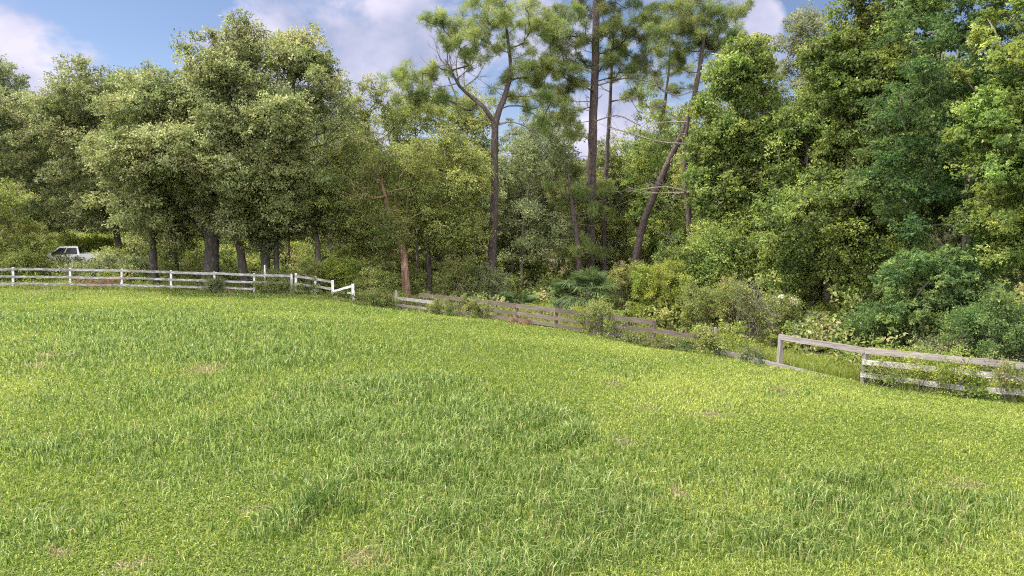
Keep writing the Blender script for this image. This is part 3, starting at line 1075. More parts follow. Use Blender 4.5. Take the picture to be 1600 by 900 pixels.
pine('young_pine', 'short pine with soft light needles beside the palm',
     [(908, 440, .22), (903, 385, .2), (896, 335, .17), (890, 290, .12), (886, 255, .05)], 53,
     [(905, 300, 14), (925, 325, 14), (880, 312, 14), (938, 300, 11), (895, 270, 13), (870, 290, 10), (915, 385, 14), (890, 400, 12), (935, 392, 12)], 207, stubs=4, needle=.36)

# ------------------------------------------------------------------ fill rows deeper in the wood: five models, copied
protos = []
for k, (kind, h_, w_, bk) in enumerate([('oak', 17, 4.2, 'oak_bark'), ('olive', 15, 3.6, 'grey_bark'), ('gum', 16, 3.4, 'grey_bark'), ('dark_oak', 13, 3.6, 'oak_bark'), ('fine', 14, 3.2, 'grey_bark')]):
    r = np.random.default_rng(300 + k)
    tp = np.array([[0, 0, 0, .26], [.1, .1, h_ * .3, .21], [.3, 0, h_ * .6, .14], [.2, .2, h_ * .85, .05]])
    lobes = lobes_for(.1, 0, h_, h_ * .05, w_, w_, r, 8)
    tm, cm = mesh_tree(kind, (0, 0, 0), tp, lobes, r, n_clump=170, n_leaf=200, L=.24, bark=bk, clump_r=(.8, 1.4))
    protos.append((tm, cm, h_))
LB = 'leafy tree deep in the wood, half hidden behind the nearer trees'
first = {}
r = np.random.default_rng(77)
rows = []
for k in range(17):       # row one
    px = -140 + k * 118 + r.uniform(-25, 25)
    rows.append((px, 66 + r.uniform(-3, 4)))
for k in range(17):       # row two
    px = -180 + k * 122 + r.uniform(-30, 30)
    rows.append((px, 78 + r.uniform(-4, 5)))
for k in range(20):
    px = -200 + k * 106 + r.uniform(-30, 30)
    rows.append((px, 94 + r.uniform(-5, 6)))
for (px, Y) in rows:
    if px < 500: Y += 16
    top = np.interp(px, [-200, 60, 300, 540, 620, 700, 820, 1000, 1100, 1200, 1300, 1800], [110, 125, 110, 170, 215, 225, 245, 235, 205, 150, 100, 60]) + r.uniform(-10, 35)
    k = int(r.choice([0, 1, 2, 3, 4], p=[.3, .28, .14, .14, .14])) if px < 1000 else int(r.choice([0, 1, 2, 3, 4], p=[.1, .25, .35, .15, .15]))
    x = P(px, 335, Y).x
    z = g1(x, Y) - .05
    want = P(px, top, Y).z - z
    tm, cm, h_ = protos[k]
    s = want / h_
    if k not in first:
        o = empty('woodland_tree', (x, Y, z), LB, 'tree', 'trees deep in the wood')
        link('trunk', tm, None, o)
        link('crown', cm, None, o)
        first[k] = o
    else:
        o = copy_tree(first[k])
    o.location = (x, Y, z)
    o.rotation_euler = (0, 0, r.uniform(0, 2 * PI))
    sw = np.clip(s, .8, 1.3)
    o.scale = (sw, sw, s)


# slim poles standing in the middle of the wood, two models copied
sl = []
r = np.random.default_rng(350)
for k, (px, Y) in enumerate([(588, 56), (704, 54), (738, 58), (796, 61), (846, 62), (872, 64), (896, 61), (966, 63), (1004, 66), (1046, 64), (1118, 48), (520, 57), (450, 60), (1170, 50)]):
    x = P(px, 400, Y).x
    z = g1(x, Y) - .05
    if k < 2:
        kind = ('olive', 'fine')[k]
        h_ = 12.5 + 2 * k
        tp = np.array([[0, 0, 0, .13], [.15 - .4 * k, .05, h_ * .3, .105], [.5 - .7 * k, .1, h_ * .6, .08], [.75 - 1.2 * k, .1, h_ * .88, .035]])
        lob = [(np.array([.6 - 1.0 * k, .1, h_ * .86]), np.array([1.7, 1.5, h_ * .15]), 1.0), (np.array([-.2, .2, h_ * .66]), np.array([1.5, 1.3, h_ * .1]), .6), (np.array([.6 - k, -.3, h_ * .5]), np.array([1.2, 1.2, h_ * .07]), .35)]
        tm, cm = mesh_tree(kind, (0, 0, 0), tp, lob, r, n_clump=46, n_leaf=120, L=.15, bark='grey_bark', clump_r=(.4, .8), tip=.016)
        o = empty('slim_tree', (x, Y, z), 'slim grey-brown trunk with a small airy crown amid the wood', 'tree', 'slim trunks in the middle of the wood')
        link('trunk', tm, None, o)
        link('crown', cm, None, o)
        sl.append(o)
    else:
        o = copy_tree(sl[k % 2])
    o.location = (x, Y, z)
    o.rotation_euler = (r.normal() * .04, r.normal() * .05, r.uniform(0, 2 * PI))
    o.scale = (1, 1, r.uniform(.85, 1.15))


# ------------------------------------------------------------------ shrubs
def shrub(name, label, cat, x0, x1, top, Y, kind, seed, n=60, leaf=200, L=.11, asp=.55, group=None, cr=(.35, .6), sink=.0, dens=1.0, mode='leaf'):
    r = np.random.default_rng(seed)
    a, b = P(x0, top, Y), P(x1, top, Y)
    cx, rx = (a.x + b.x) / 2, (b.x - a.x) / 2
    zb = g1(cx, Y) - sink
    hh = max(.4, a.z - zb)
    base = np.array([cx, Y, zb])
    lobes = [(np.array([cx, Y, zb + hh * .42]), np.array([rx * .85, min(rx, 1.6) * .8, hh * .42]), 1.0)]
    for k in range(5):
        lobes.append((np.array([cx + r.uniform(-.7, .7) * rx, Y + r.uniform(-.6, .6) * min(rx, 1.5), zb + hh * r.uniform(.45, .8)]), np.array([rx * .28, rx * .28, hh * .22]), .35))
    C = crown_centres(lobes, n, r, shell=.5)
    tb = Tubes()
    for k in range(6):
        e_ = C[r.integers(len(C))]
        p0 = base + np.array([r.normal() * .1 * rx, r.normal() * .1, 0])
        tb.add(np.array([p0, (p0 + e_) / 2 + r.normal(size=3) * .1, e_]), [.03, .022, .01], 4)
    for c in C:
        if r.random() < .7:
            p0 = base + (c - base) * np.array([.35, .35, .2])
            tb.add(np.array([p0, (p0 + c) / 2 + r.normal(size=3) * .06, c]), [.018, .013, .006], 3)
    v, q, t = clump_leaves(C, r.uniform(cr[0], cr[1], len(C)) * r.uniform(.6, 1.25, len(C)), leaf, L, asp, r, sub=9, mode=mode, up=.5)
    sp = []
    for k in range(max(8, n // 4)):
        c = C[r.integers(len(C))]
        d = unit(np.array([r.normal() * .55, r.normal() * .45, r.uniform(.35, 1.1)]))
        ln = r.uniform(.3, .75) * max(.5, min(1.3, hh * .45))
        tb.add(np.array([c, c + d * ln * .6 + r.normal(size=3) * .04, c + d * ln]), [.009, .006, .003], 3)
        for f in np.linspace(.25, 1.0, 6):
            sp.append(c + d * ln * f)
    v2, q2, t2 = clump_leaves(np.array(sp), np.full(len(sp), .11), 10, L, asp, r, sub=2, mode=mode, up=.5)
    q, v, t = np.concatenate([q, q2 + len(v)]), np.concatenate([v, v2]), np.r_[t, t2]
    o = empty(name, base, label, cat, group)
    link('stem', tb.mesh('stem', base), M['grey_bark'], o)
    link('foliage', np_mesh('foliage', v - base, q, attrs={'tint': t}), M[kind], o)
    return o


SH = [
    ('leafy shrub in front of the nose of the pickup truck', 34, 76, 395, 51.5, 'olive', 55, .11),
    ('leafy shrub hiding the tail of the pickup truck', 150, 196, 388, 51.0, 'olive', 60, .11),
    ('weedy shrub hiding the front wheel of the pickup truck', 50, 95, 408, 50.5, 'olive', 50, .11),
    ('dark low shrub covering the lower flank of the pickup truck', 98, 165, 408, 49.5, 'dark_oak', 60, .11),
    ('reddish weed patch against the lower rails below the truck', 120, 190, 437, 46.2, 'dry', 16, .07),
    ('bright low shrub behind the left end of the white fence', -30, 58, 388, 49.0, 'olive', 55, .11),
    ('sunlit yellow-green shrub seen behind the truck bed', 100, 170, 366, 60, 'bright', 60, .13),
    ('green shrub between the truck and the low domed oak', 160, 235, 398, 50.0, 'dark_oak', 60, .11),
    ('yellowish shrub glowing between the left-hand oak trunks', 250, 320, 400, 60.0, 'bright', 50, .12),
    ('low shrub showing between massive trunk and leaning trunk', 340, 420, 398, 61.0, 'bright', 50, .12),
    ('dark ivy-like shrub growing through the white rails', 322, 350, 436, 45.3, 'dark_oak', 26, .08),
    ('scrambling shrub swallowing the end of the white fence', 398, 470, 425, 46.3, 'weed', 60, .09),
    ('leafy shrub at the foot of the vine-wrapped trunk', 470, 520, 405, 46.8, 'olive', 55, .10),
    ('tall bright shrub behind the white gate section', 505, 562, 398, 46.5, 'bright', 75, .11),
    ('shrub filling the gap between white gate and brown fence', 548, 622, 418, 45.6, 'olive', 80, .10),
    ('low weeds at the foot of the white end post', 548, 610, 455, 43.6, 'weed', 40, .08),
    ('dusty pink-tinged shrub left of the orange-red trunk', 560, 625, 400, 49.0, 'weed', 60, .10),
    ('pale shrub right of the forked dark trunk', 680, 745, 392, 47.5, 'weed', 70, .10),
    ('dark shrub at the base of the forked pine', 735, 800, 415, 47.5, 'dark_oak', 60, .10),
    ('tangled olive shrub between palm and leaning pine', 948, 1010, 395, 43.0, 'olive', 60, .10),
    ('big yellow-green bush below the bare snag', 985, 1090, 412, 38.0, 'bright', 130, .095),
    ('tall leafy bush at the foot of the snag', 1020, 1100, 345, 41.5, 'gum', 90, .11),
    ('rounded pale bush right of the yellow-green bush', 1065, 1160, 440, 35.5, 'weed', 120, .085),
    ('upright feathery bush just left of the fallen brush heap', 1110, 1170, 442, 34.0, 'olive', 90, .075),
    ('wispy yellowish bush right of the fallen brush heap', 1190, 1250, 455, 32.5, 'weed', 80, .075),
    ('small bright lime-yellow bush at the wood edge', 1262, 1312, 468, 35.0, 'bright', 50, .08),
    ('dark shrub beneath the grey-leaved tree', 1225, 1330, 490, 32.0, 'dark_oak', 90, .085),
    ('dark green shrub under the hanging boughs at right', 1310, 1440, 480, 29.5, 'maple', 120, .085),
    ('deep green shrub at the right edge behind the fence', 1480, 1640, 455, 25.0, 'maple', 150, .08),
    ('low shrub in shadow behind the pale-banded rails', 1420, 1520, 520, 26.0, 'dark_oak', 80, .075),
]
for k, (lb, x0, x1, top, Y, kind, n, L) in enumerate(SH):
    shrub('shrub', lb, 'shrub', x0, x1, top, Y, kind, 400 + k, n=n, L=L, cr=(.3, .5) if Y < 44 else (.38, .65))


first_b = None
r = np.random.default_rng(480)
for k in range(13):
    px = -60 + k * 46 + r.uniform(-12, 12)
    Y = r.uniform(67, 73)
    if first_b is None:
        first_b = shrub('shrub', 'sunlit yellow-green shrub glimpsed far behind between the oak trunks', 'shrub', px - 34, px + 34, 366, Y, 'bright', 481, n=90, leaf=170, L=.17, cr=(.5, .8), group='sunlit shrubs behind the oaks')
    else:
        o = copy_tree(first_b)
        x = P(px, 400, Y).x
        o.location = (x, Y, g1(x, Y) - .1)
        o.rotation_euler = (0, 0, r.uniform(0, 6))
        o.scale = (r.uniform(.85, 1.25),) * 2 + (r.uniform(.75, 1.2),)


# ------------------------------------------------------------------ palms
def palm(label, px, Y, top, spread, nf, seed, name='cabbage_palm', stem=.5):
    r = np.random.default_rng(seed)
    b = P(px, 450, Y)
    base = np.array([b.x, Y, g1(b.x, Y)])
    hh = P(px, top, Y).z - base[2]
    o = empty(name, base, label, 'palm')
    tb = Tubes()
    tb.add(np.array([[0, 0, -.05], [0, 0, hh * stem * .5], [.03, 0, hh * stem]]), [.2, .18, .12], 9, .2, r)
    link('stem', tb.mesh('stem'), M['grey_bark'], o)
    for k in range(nf):
        a_ = k * 2.4 + r.uniform(-.3, .3)
        el = r.uniform(-.25, 1.25) if k > 4 else r.uniform(.9, 1.35)
        d = np.array([math.cos(a_) * math.cos(el), math.sin(a_) * math.cos(el), math.sin(el)])
        ln = spread * r.uniform(.5, .75) * (.6 + .4 * math.cos(el)) + .15
        p0 = np.array([0, 0, hh * stem * r.uniform(.75, 1.0)])
        p1 = p0 + d * ln
        p1[2] -= .12 * ln
        st = Tubes()
        mid = (p0 + p1) / 2 + np.array([0, 0, .1 * ln])
        st.add(np.array([p0, mid, p1]), [.022, .018, .014], 4)
        fr = unit(p1 - mid)
        side = unit(np.cross(fr, np.array([0, 0, 1.])))
        nn = np.cross(side, fr)
        n = 34
        an = np.linspace(-2.0, 2.0, n) + r.normal(size=n) * .03
        dirs = fr[None] * np.cos(an)[:, None] + side[None] * np.sin(an)[:, None] + nn[None] * (.22 * np.abs(np.sin(an)))[:, None]
        dirs = unit(dirs)
        Lf = spread * .62 * (.75 + .25 * np.cos(an)) * r.uniform(.9, 1.1, n)
        w = .055
        sd = unit(np.cross(dirs, nn[None]))
        A0 = p1[None] + dirs * .04
        m1 = A0 + dirs * (Lf * .55)[:, None]
        tip = A0 + dirs * Lf[:, None] - np.array([0, 0, 1.])[None] * (Lf * r.uniform(.12, .4, n))[:, None]
        V = np.stack([A0 - sd * .012, A0 + sd * .012, m1 + sd * w * .5, m1 - sd * w * .5, tip + sd * .004, tip - sd * .004], 1).reshape(-1, 3)
        i = np.arange(n)[:, None] * 6
        Q = np.concatenate([i + np.array([0, 1, 2, 3]), i + np.array([3, 2, 4, 5])])
        sv, sq = np.concatenate(st.v), np.concatenate(st.q)
        V2 = np.concatenate([V, sv])
        Q2 = np.concatenate([Q, sq + len(V)])
        tt = np.clip(np.r_[r.normal(.5, .2, len(Q)), np.full(len(sq), .7)], 0, 1)
        link('frond', np_mesh('frond', V2, Q2, attrs={'tint': tt}), M['palm'], o)
    return o


palm('large blue-green fan palm standing behind the middle of the brown fence', 918, 41.5, 400, 1.7, 34, 501)
palm('fan palm tucked against the left side of the large fan palm', 880, 42.5, 425, 1.2, 20, 502)
palm('low fan palm at the foot of the forked pine', 790, 44.5, 440, .95, 16, 503, 'palmetto', .3)
palm('low fan palm below the thin grey stem, right of the forked pine', 825, 44.0, 446, .9, 14, 504, 'palmetto', .3)
palm('low fan palm half hidden left of the forked pine', 742, 45.5, 440, .8, 12, 505, 'palmetto', .3)


# ------------------------------------------------------------------ fences
def board(name, a, b, w, th, mat, parent, org, r, droop=.0, axis='z'):
    """a plank from a to b (world), w tall, th thick; origin at its middle, X along it"""
    a, b = Vector(a), Vector(b)
    d = b - a
    ln = d.length
    n = 9
    xs = np.linspace(-ln / 2, ln / 2, n)
    warp = np.cumsum(r.normal(size=n)) * .006
    warp -= np.linspace(warp[0], warp[-1], n)
    bow = -droop * (1 - (xs / (ln / 2)) ** 2)
    nick = r.uniform(-.006, .006, (n, 2))
    rows = []
    for i, x in enumerate(xs):
        y = r.normal() * .002
        rows += [(x, y - th / 2, -w / 2 + warp[i] + bow[i] + nick[i, 0]), (x, y + th / 2, -w / 2 + warp[i] + bow[i] + nick[i, 0]), (x, y + th / 2, w / 2 + warp[i] + bow[i] + nick[i, 1]), (x, y - th / 2, w / 2 + warp[i] + bow[i] + nick[i, 1])]
    Q = []
    for i in range(n - 1):
        for k in range(4):
            Q.append((i * 4 + k, i * 4 + (k + 1) % 4, i * 4 + 4 + (k + 1) % 4, i * 4 + 4 + k))
    Q += [(3, 2, 1, 0), ((n - 1) * 4, (n - 1) * 4 + 1, (n - 1) * 4 + 2, (n - 1) * 4 + 3)]
    m_ = np_mesh(name, rows, Q)
    o = link(name, m_, mat, parent)
    X = d.normalized()
    if abs(X.z) > .8:      # a post
        Yv = Vector((-.35, 1, 0)).normalized()
        Yv = (Yv - X * Yv.dot(X)).normalized()
        Zv = X.cross(Yv)
    else:
        Zv = (Vector((0, 0, 1)) - X * X.z).normalized()
        Yv = Zv.cross(X)
    o.matrix_local = Matrix(((X.x, Yv.x, Zv.x, 0), (X.y, Yv.y, Zv.y, 0), (X.z, Yv.z, Zv.z, 0), (0, 0, 0, 1)))
    o.location = (a + b) / 2 - Vector(org)
    return o


def post(px, top, foot, Y, w, mat, parent, org, r, lean=0.0):
    p = P(px, foot, Y)
    t = P(px + lean, top, Y)
    f = Vector((p.x, p.y, min(p.z, g1(p.x, p.y)) - .25))
    return board('post', f, t, w, w * .95, mat, parent, org, r)


def rail(pts, w, th, mat, parent, org, r, name='rail', front=.075, droop=.0):
    """a rail over several posts: one board between each two points (px, py, Y)"""
    for (a, b) in zip(pts[:-1], pts[1:]):
        A, B = P(*a), P(*b)
        d = (B - A).normalized()
        side = Vector((d.y, -d.x, 0)).normalized()
        if side.y > 0: side = -side
        off = side * front
        g = d * .004
        board(name, A + off + g, B + off - g, w, th, mat, parent, org, r, droop)


r = np.random.default_rng(600)
# white fence on the left
o0 = P(190, 452, 45.5)
org = (o0.x, o0.y, g1(o0.x, o0.y))
wf = empty('board_fence', org, 'long three-rail fence with peeling white paint along the left of the paddock', 'fence')
PX = [(-220, 416, 448), (-140, 417, 449), (-60, 417.5, 450), (20, 418, 450), (110, 419, 451), (190, 420, 452.5), (267, 422.5, 454.5), (335, 424.5, 456), (397, 427, 458), (455, 428, 460)]
for (px, t, f) in PX:
    post(px, t, f, 45.5, .125, M['white_post'], wf, org, r, r.uniform(-.6, .6))
for offs, w in ((2.6, .155), (14.2, .14), (25.4, .14)):
    for k in range(len(PX) - 1):
        if offs > 20 and k >= 8:
            continue
        a, b = PX[k], PX[k + 1]
        s = (b[2] - b[1]) / 32.0
        rail([(a[0], a[1] + offs * (a[2] - a[1]) / 32.5 + r.uniform(-.5, .5), 45.5), (b[0], b[1] + offs * s + r.uniform(-.5, .5), 45.5)], w, .035, M['white_board'], wf, org, r)
post(413, 414, 458, 46.2, .09, M['white_post'], wf, org, r, .5)
# gate section
o0 = P(520, 465, 43.6)
org = (o0.x, o0.y, g1(o0.x, o0.y))
gs = empty('fence_section', org, 'short white two-rail section ending in a broken brace and bright end post', 'fence')
GP = [(462, 427, 460, 45.2), (492, 432, 462, 44.5), (520, 438, 465.5, 43.6), (552, 443.5, 473, 42.6)]
for i, (px, t, f, Y) in enumerate(GP):
    post(px, t, f, Y, .15 if i != 3 else .17, M['white_post'], gs, org, r, r.uniform(-.8, .8))
rail([(462, 431.5, 45.2), (492, 435.5, 44.5), (520, 440.5, 43.6)], .15, .035, M['white_board'], gs, org, r)
rail([(462, 443, 45.2), (492, 447, 44.5), (520, 451, 43.6)], .14, .035, M['white_board'], gs, org, r)
rail([(521, 455.5, 43.6), (552, 446.5, 42.7)], .14, .035, M['white_post'], gs, org, r, 'brace')
rail([(544, 457, 42.85), (552, 457.5, 42.6)], .13, .035, M['white_board'], gs, org, r)
rail([(522, 464, 43.5), (552, 469.5, 42.6)], .12, .035, M['white_board'], gs, org, r)
# brown fence
o0 = P(808, 505, 37.3)
org = (o0.x, o0.y, g1(o0.x, o0.y))
bf = empty('board_fence', org, 'dark brown weathered three-rail fence overgrown with weeds across the middle', 'fence')
BP = [(618, 454, 482, 43.0), (657, 459, 487, 41.8), (704, 464, 493, 40.5), (753, 469, 498, 38.9), (808, 475, 505, 37.3), (869, 481.5, 514, 35.6), (940, 491, 527, 33.4), (1022, 501, 542, 31.0), (1111, 511, 556, 28.5)]
for (px, t, f, Y) in BP:
    post(px, t, f, Y, .14, M['brown_board'] if px > 630 else M['pale_board'], bf, org, r, r.uniform(-1, 1))
post(1117, 511.5, 552, 28.4, .10, M['grey_board'], bf, org, r, 1.0)
Yi = lambda px: float(np.interp(px, [b[0] for b in BP], [b[3] for b in BP]))
rail([(617, 465, 43.0), (704, 475.5, 40.5)], .19, .04, M['pale_board'], bf, org, r)
rail([(618, 475, 43.0), (704, 487, 40.5)], .15, .04, M['grey_board'], bf, org, r)
tops = [(656, 461), (704, 465.5), (753, 471), (808, 477.5), (869, 484.5), (940, 493.5), (1022, 503.5)]
rail([(x, y, Yi(x)) for x, y in tops], .225, .04, M['brown_board'], bf, org, r)
mids = [(704, 477), (753, 482.5), (808, 489.5), (869, 497), (940, 507), (1022, 516.5), (1108, 528.5)]
rail([(x, y, Yi(x)) for x, y in mids], .19, .04, M['brown_board'], bf, org, r)
lows = [(704, 487.5), (753, 492.5), (808, 499), (869, 508), (940, 519.5), (1022, 531.5), (1108, 546.5)]
rail([(x, y, Yi(x)) for x, y in lows], .19, .04, M['brown_board'], bf, org, r)
# two boards sagging into the grass across the gap
f1 = empty('fallen_board', P(1140, 553, 27.9), 'grey-brown board sloping down from the end of the brown fence', 'board')
rail([(1113, 545, 28.4), (1172, 560, 27.1)], .20, .04, M['grey_board'], f1, f1.location, r)
f2 = empty('fallen_board', P(1250, 582, 25.4), 'long pale board lying low across the gap beneath the leaning post', 'board')
rail([(1178, 561.5, 26.6), (1256, 580, 25.3), (1322, 597, 24.2)], .22, .04, M['grey_board'], f2, f2.location, r, front=.12)
# right-hand fence
o0 = P(1349, 598, 23.5)
org = (o0.x, o0.y, g1(o0.x, o0.y))
rf = empty('board_fence', org, 'grey weathered fence running out at the right edge, paler lower rails', 'fence')
RP = [(1217, 523, 573, 25.9, 4), (1348, 547, 600, 23.5, 5), (1502, 560, 622, 21.2, 3), (1660, 572, 637, 19.0, 2), (1800, 585, 655, 17.2, 0)]
for (px, t, f, Y, ln) in RP:
    post(px, t, f, Y, .15, M['grey_board'], rf, org, r, ln)
rail([(1220, 526, 25.9), (1353, 547.5, 23.5), (1505, 562.5, 21.2), (1662, 576.5, 19.0), (1800, 590, 17.2)], .205, .042, M['grey_board'], rf, org, r)
rail([(1349, 565, 23.5), (1503, 580.5, 21.2), (1661, 597, 19.0), (1800, 613, 17.2)], .18, .042, M['pale_board'], rf, org, r)
rail([(1346, 584.5, 23.5), (1501, 605, 21.2), (1660, 618.5, 19.0), (1800, 636, 17.2)], .17, .042, M['pale_board'], rf, org, r)


# ------------------------------------------------------------------ vines and weeds on the fences
def vine(label, pts, seed, kind='weed', n=40, leaf=110, L=.075, R=(.14, .3), spread=.25, name='vine', cat='vine'):
    """leaves along a run of points (px, py, Y, half height px)"""
    r = np.random.default_rng(seed)
    p = np.array([[a_[0], a_[1], a_[2], a_[3]] for a_ in pts], float)
    C = []
    for k in range(n):
        u = r.uniform(0, len(p) - 1)
        i = min(int(u), len(p) - 2)
        q = p[i] * (1 - u + i) + p[i + 1] * (u - i)
        w = np.array(P(q[0], q[1] + r.uniform(-1, 1) * q[3], q[2]))
        w += r.normal(size=3) * np.array([spread * .5, spread, .03])
        w[2] = max(w[2], g1(w[0], w[1]) + .06)
        C.append(w)
    C = np.array(C)
    b = C.mean(0)
    base = np.array([b[0], b[1], g1(b[0], b[1])])
    tb = Tubes()
    for k in range(int(n * .9)):
        c = C[k]
        g = np.array([c[0] + r.normal() * .25, c[1] + r.normal() * .15, 0])
        g[2] = g1(g[0], g[1]) - .02
        e_ = c + np.array([r.normal() * .1, r.normal() * .05, r.uniform(.05, .35)])
        tb.add(np.array([g, (g + c) / 2 + r.normal(size=3) * .07, c, e_]), [.009, .008, .006, .003], 3)
    v, q, t = clump_leaves(C, r.uniform(R[0], R[1], n), leaf, L, .62, r, sub=7, flat=1.0, sub_sig=.35, up=.4)
    o = empty(name, base, label, cat)
    link('stem', tb.mesh('stem', base), M['grey_bark'], o)
    link('foliage', np_mesh('foliage', v - base, q, attrs={'tint': t}), M[kind], o)
    return o


vine('vine clump over the pale left end of the brown fence', [(672, 482, 41.2, 9), (715, 478, 40.0, 14)], 701, 'weed', 34)
vine('leafy weeds wrapping the second post of the brown fence', [(728, 476, 39.5, 14), (762, 488, 38.5, 12)], 702, 'olive', 36)
vine('purplish-red weeds at the foot of the brown fence', [(795, 502, 37.4, 5), (825, 506, 36.6, 5)], 703, 'dry', 16, L=.06)
vine('tallest vine mound burying a stretch of the brown fence', [(908, 502, 34.2, 20), (940, 500, 33.3, 32), (978, 515, 32.2, 22)], 704, 'weed', 75, 90)
vine('low green weeds along the bottom rail after the vine mound', [(985, 530, 32, 10), (1035, 540, 30.5, 10), (1085, 545, 29.0, 10)], 705, 'weed', 60)
vine('vines bunched on the last post of the brown fence', [(1098, 530, 28.8, 18), (1125, 545, 28.0, 14)], 706, 'olive', 50)
vine('dark weed sprouting between the two fallen boards', [(1168, 556, 27.0, 12), (1184, 560, 26.6, 12)], 707, 'dark_oak', 30, L=.065)
vine('leafy vine starting at the leaning second post of the grey fence', [(1355, 572, 23.4, 12), (1400, 584, 22.6, 16)], 708, 'weed', 40, 70, L=.065)
vine('thick vine tangle climbing the middle of the grey fence', [(1420, 575, 22.3, 26), (1470, 590, 21.6, 22), (1515, 590, 21.0, 36), (1545, 610, 20.6, 20)], 709, 'bright', 95, 80, L=.065)
vine('trailing vine on the pale rails at the right edge', [(1548, 585, 20.5, 26), (1600, 600, 19.8, 24), (1660, 610, 19.0, 24)], 710, 'weed', 50, 80, L=.065)
vine('twining vine hanging on the white corner post', [(486, 425, 45.2, 14), (496, 440, 44.8, 14)], 711, 'olive', 24)
vine('brambles under the white rails at their right end', [(400, 448, 45.2, 8), (450, 450, 45, 10), (500, 456, 44, 8)], 712, 'weed', 60)
vine('green weeds at the foot of the white brace', [(515, 462, 43.7, 5), (560, 466, 42.8, 8)], 713, 'olive', 34)
vine('weeds leading from the white end post to the brown fence', [(565, 470, 43.0, 7), (625, 474, 43.1, 9)], 714, 'weed', 46)

# fallen brush heap
r = np.random.default_rng(720)
tb = Tubes()
b = P(1190, 515, 31.5)
base = np.array([b.x, 31.5, g1(b.x, 31.5)])
for k in range(64):
    a_ = np.array(P(1150 + r.uniform(-12, 38), 432 + r.uniform(-6, 45), 31.5 + r.uniform(-.7, .7)))
    e_ = np.array(P(1200 + r.uniform(-28, 26), 505 + r.uniform(-14, 22), 31.5 + r.uniform(-.8, .6)))
    e_[2] = max(e_[2], g1(e_[0], e_[1]) - .05)
    s = r.uniform(.007, .018)
    tb.add(np.array([e_, (a_ + e_) / 2 + r.normal(size=3) * .12, a_ + r.normal(size=3) * .1]), [s, s * .8, s * .3], 4)
for k in range(60):
    c = np.array(P(1180 + r.uniform(-25, 35), 480 + r.uniform(-35, 35), 31.3 + r.uniform(-.6, .6)))
    d = rand_dir(1, r)[0] * r.uniform(.3, .8)
    tb.add(np.array([c, c + d * .5 + r.normal(size=3) * .05, c + d]), [.009, .007, .003], 3)
bh = empty('brush_heap', base, 'fallen heap of bare grey-brown branches slanting in front of the wood', 'brush')
link('dead_branch', tb.mesh('dead_branch', base), M['dead_wood'], bh)

vine('green creeper scrambling over the fallen brush heap', [(1150, 455, 31.3, 16), (1180, 485, 31.2, 22), (1205, 500, 31.0, 16)], 715, 'weed', 60, 80, L=.075)

# pale rounded thing half hidden in the scrub
pm = plain_mat('pale_sheet', (.72, .70, .70), .4, dirt=.25)
dk = plain_mat('dark_seam', (.04, .035, .035), .7)
c0 = P(1228, 468, 34.5)
po = empty('white_drum', (c0.x, c0.y, g1(c0.x, c0.y)), 'small pale rounded object half hidden in scrub right of the brush heap', 'debris')
oz = c0.z - po.location.z
for i, (dx, rad_, ln, mm, nm) in enumerate(((-.20, .29, .28, pm, 'cap'), (.0, .28, .07, dk, 'seam'), (.25, .32, .40, pm, 'shell'))):
    bm = bmesh.new()
    bmesh.ops.create_cone(bm, cap_ends=True, segments=24, radius1=rad_, radius2=rad_ * (.86 if i == 0 else 1.0), depth=ln)
    bmesh.ops.bevel(bm, geom=[e for e in bm.edges if len(e.link_faces) == 2 and e.calc_face_angle(0) > .8], offset=.04, segments=3, affect='EDGES')
    me = bpy.data.meshes.new(nm)
    bm.to_mesh(me)
    bm.free()
    q = link(nm, me, mm, po, (dx, 0, oz - .12 - dx * .35))
    q.rotation_euler = (0, PI / 2 + .35, .25)

# ------------------------------------------------------------------ pickup truck
paint = plain_mat('white_paint', (.62, .61, .605), .25, spec=.5, coat=.6, dirt=.06)
glass = plain_mat('tinted_glass', (.008, .009, .011), .18, spec=.22)
rubber = plain_mat('tyre_rubber', (.02, .02, .02), .85)
alloy = plain_mat('alloy_wheel', (.45, .45, .46), .35, metal=.8)
black = plain_mat('black_trim', (.025, .025, .027), .5)
lampm = plain_mat('lamp_lens', (.6, .6, .58), .1)
redm = plain_mat('red_lens', (.45, .02, .02), .2)
TY = 56.0
tb_ = P(107, 410, TY)
tz = g1(tb_.x, TY)
tz = P(118, 384.5, TY).z - 1.96
truck = empty('pickup_truck', (tb_.x, TY, tz), 'white crew-cab pickup truck parked under the oaks behind the white fence', 'pickup truck')
truck.rotation_euler = (0, 0, PI + R_(24))          # nose to the left and towards us


def bm_obj(name, bm, mat, parent, loc=None, bevel=.02):
    if bevel:
        bmesh.ops.bevel(bm, geom=[e for e in bm.edges if len(e.link_faces) == 2 and e.calc_face_angle(0) > .5], offset=bevel, segments=2, affect='EDGES', clamp_overlap=True)
    bmesh.ops.recalc_face_normals(bm, faces=bm.faces)
    me = bpy.data.meshes.new(name)
    bm.to_mesh(me)
    bm.free()
    return link(name, me, mat, parent, loc)


def prism(profile, y0, y1):
    bm = bmesh.new()
    a = [bm.verts.new((x, y0, z)) for x, z in profile]
    b = [bm.verts.new((x, y1, z)) for x, z in profile]
    bm.faces.new(a)
    bm.faces.new(b[::-1])
    n = len(profile)
    for i in range(n):
        bm.faces.new((a[i], a[(i + 1) % n], b[(i + 1) % n], b[i]))
    return bm


def arch(cx, rr, z0, n=9):
    return [(cx + rr * math.cos(t), z0 + rr * math.sin(t)) for t in np.linspace(0, PI, n)]


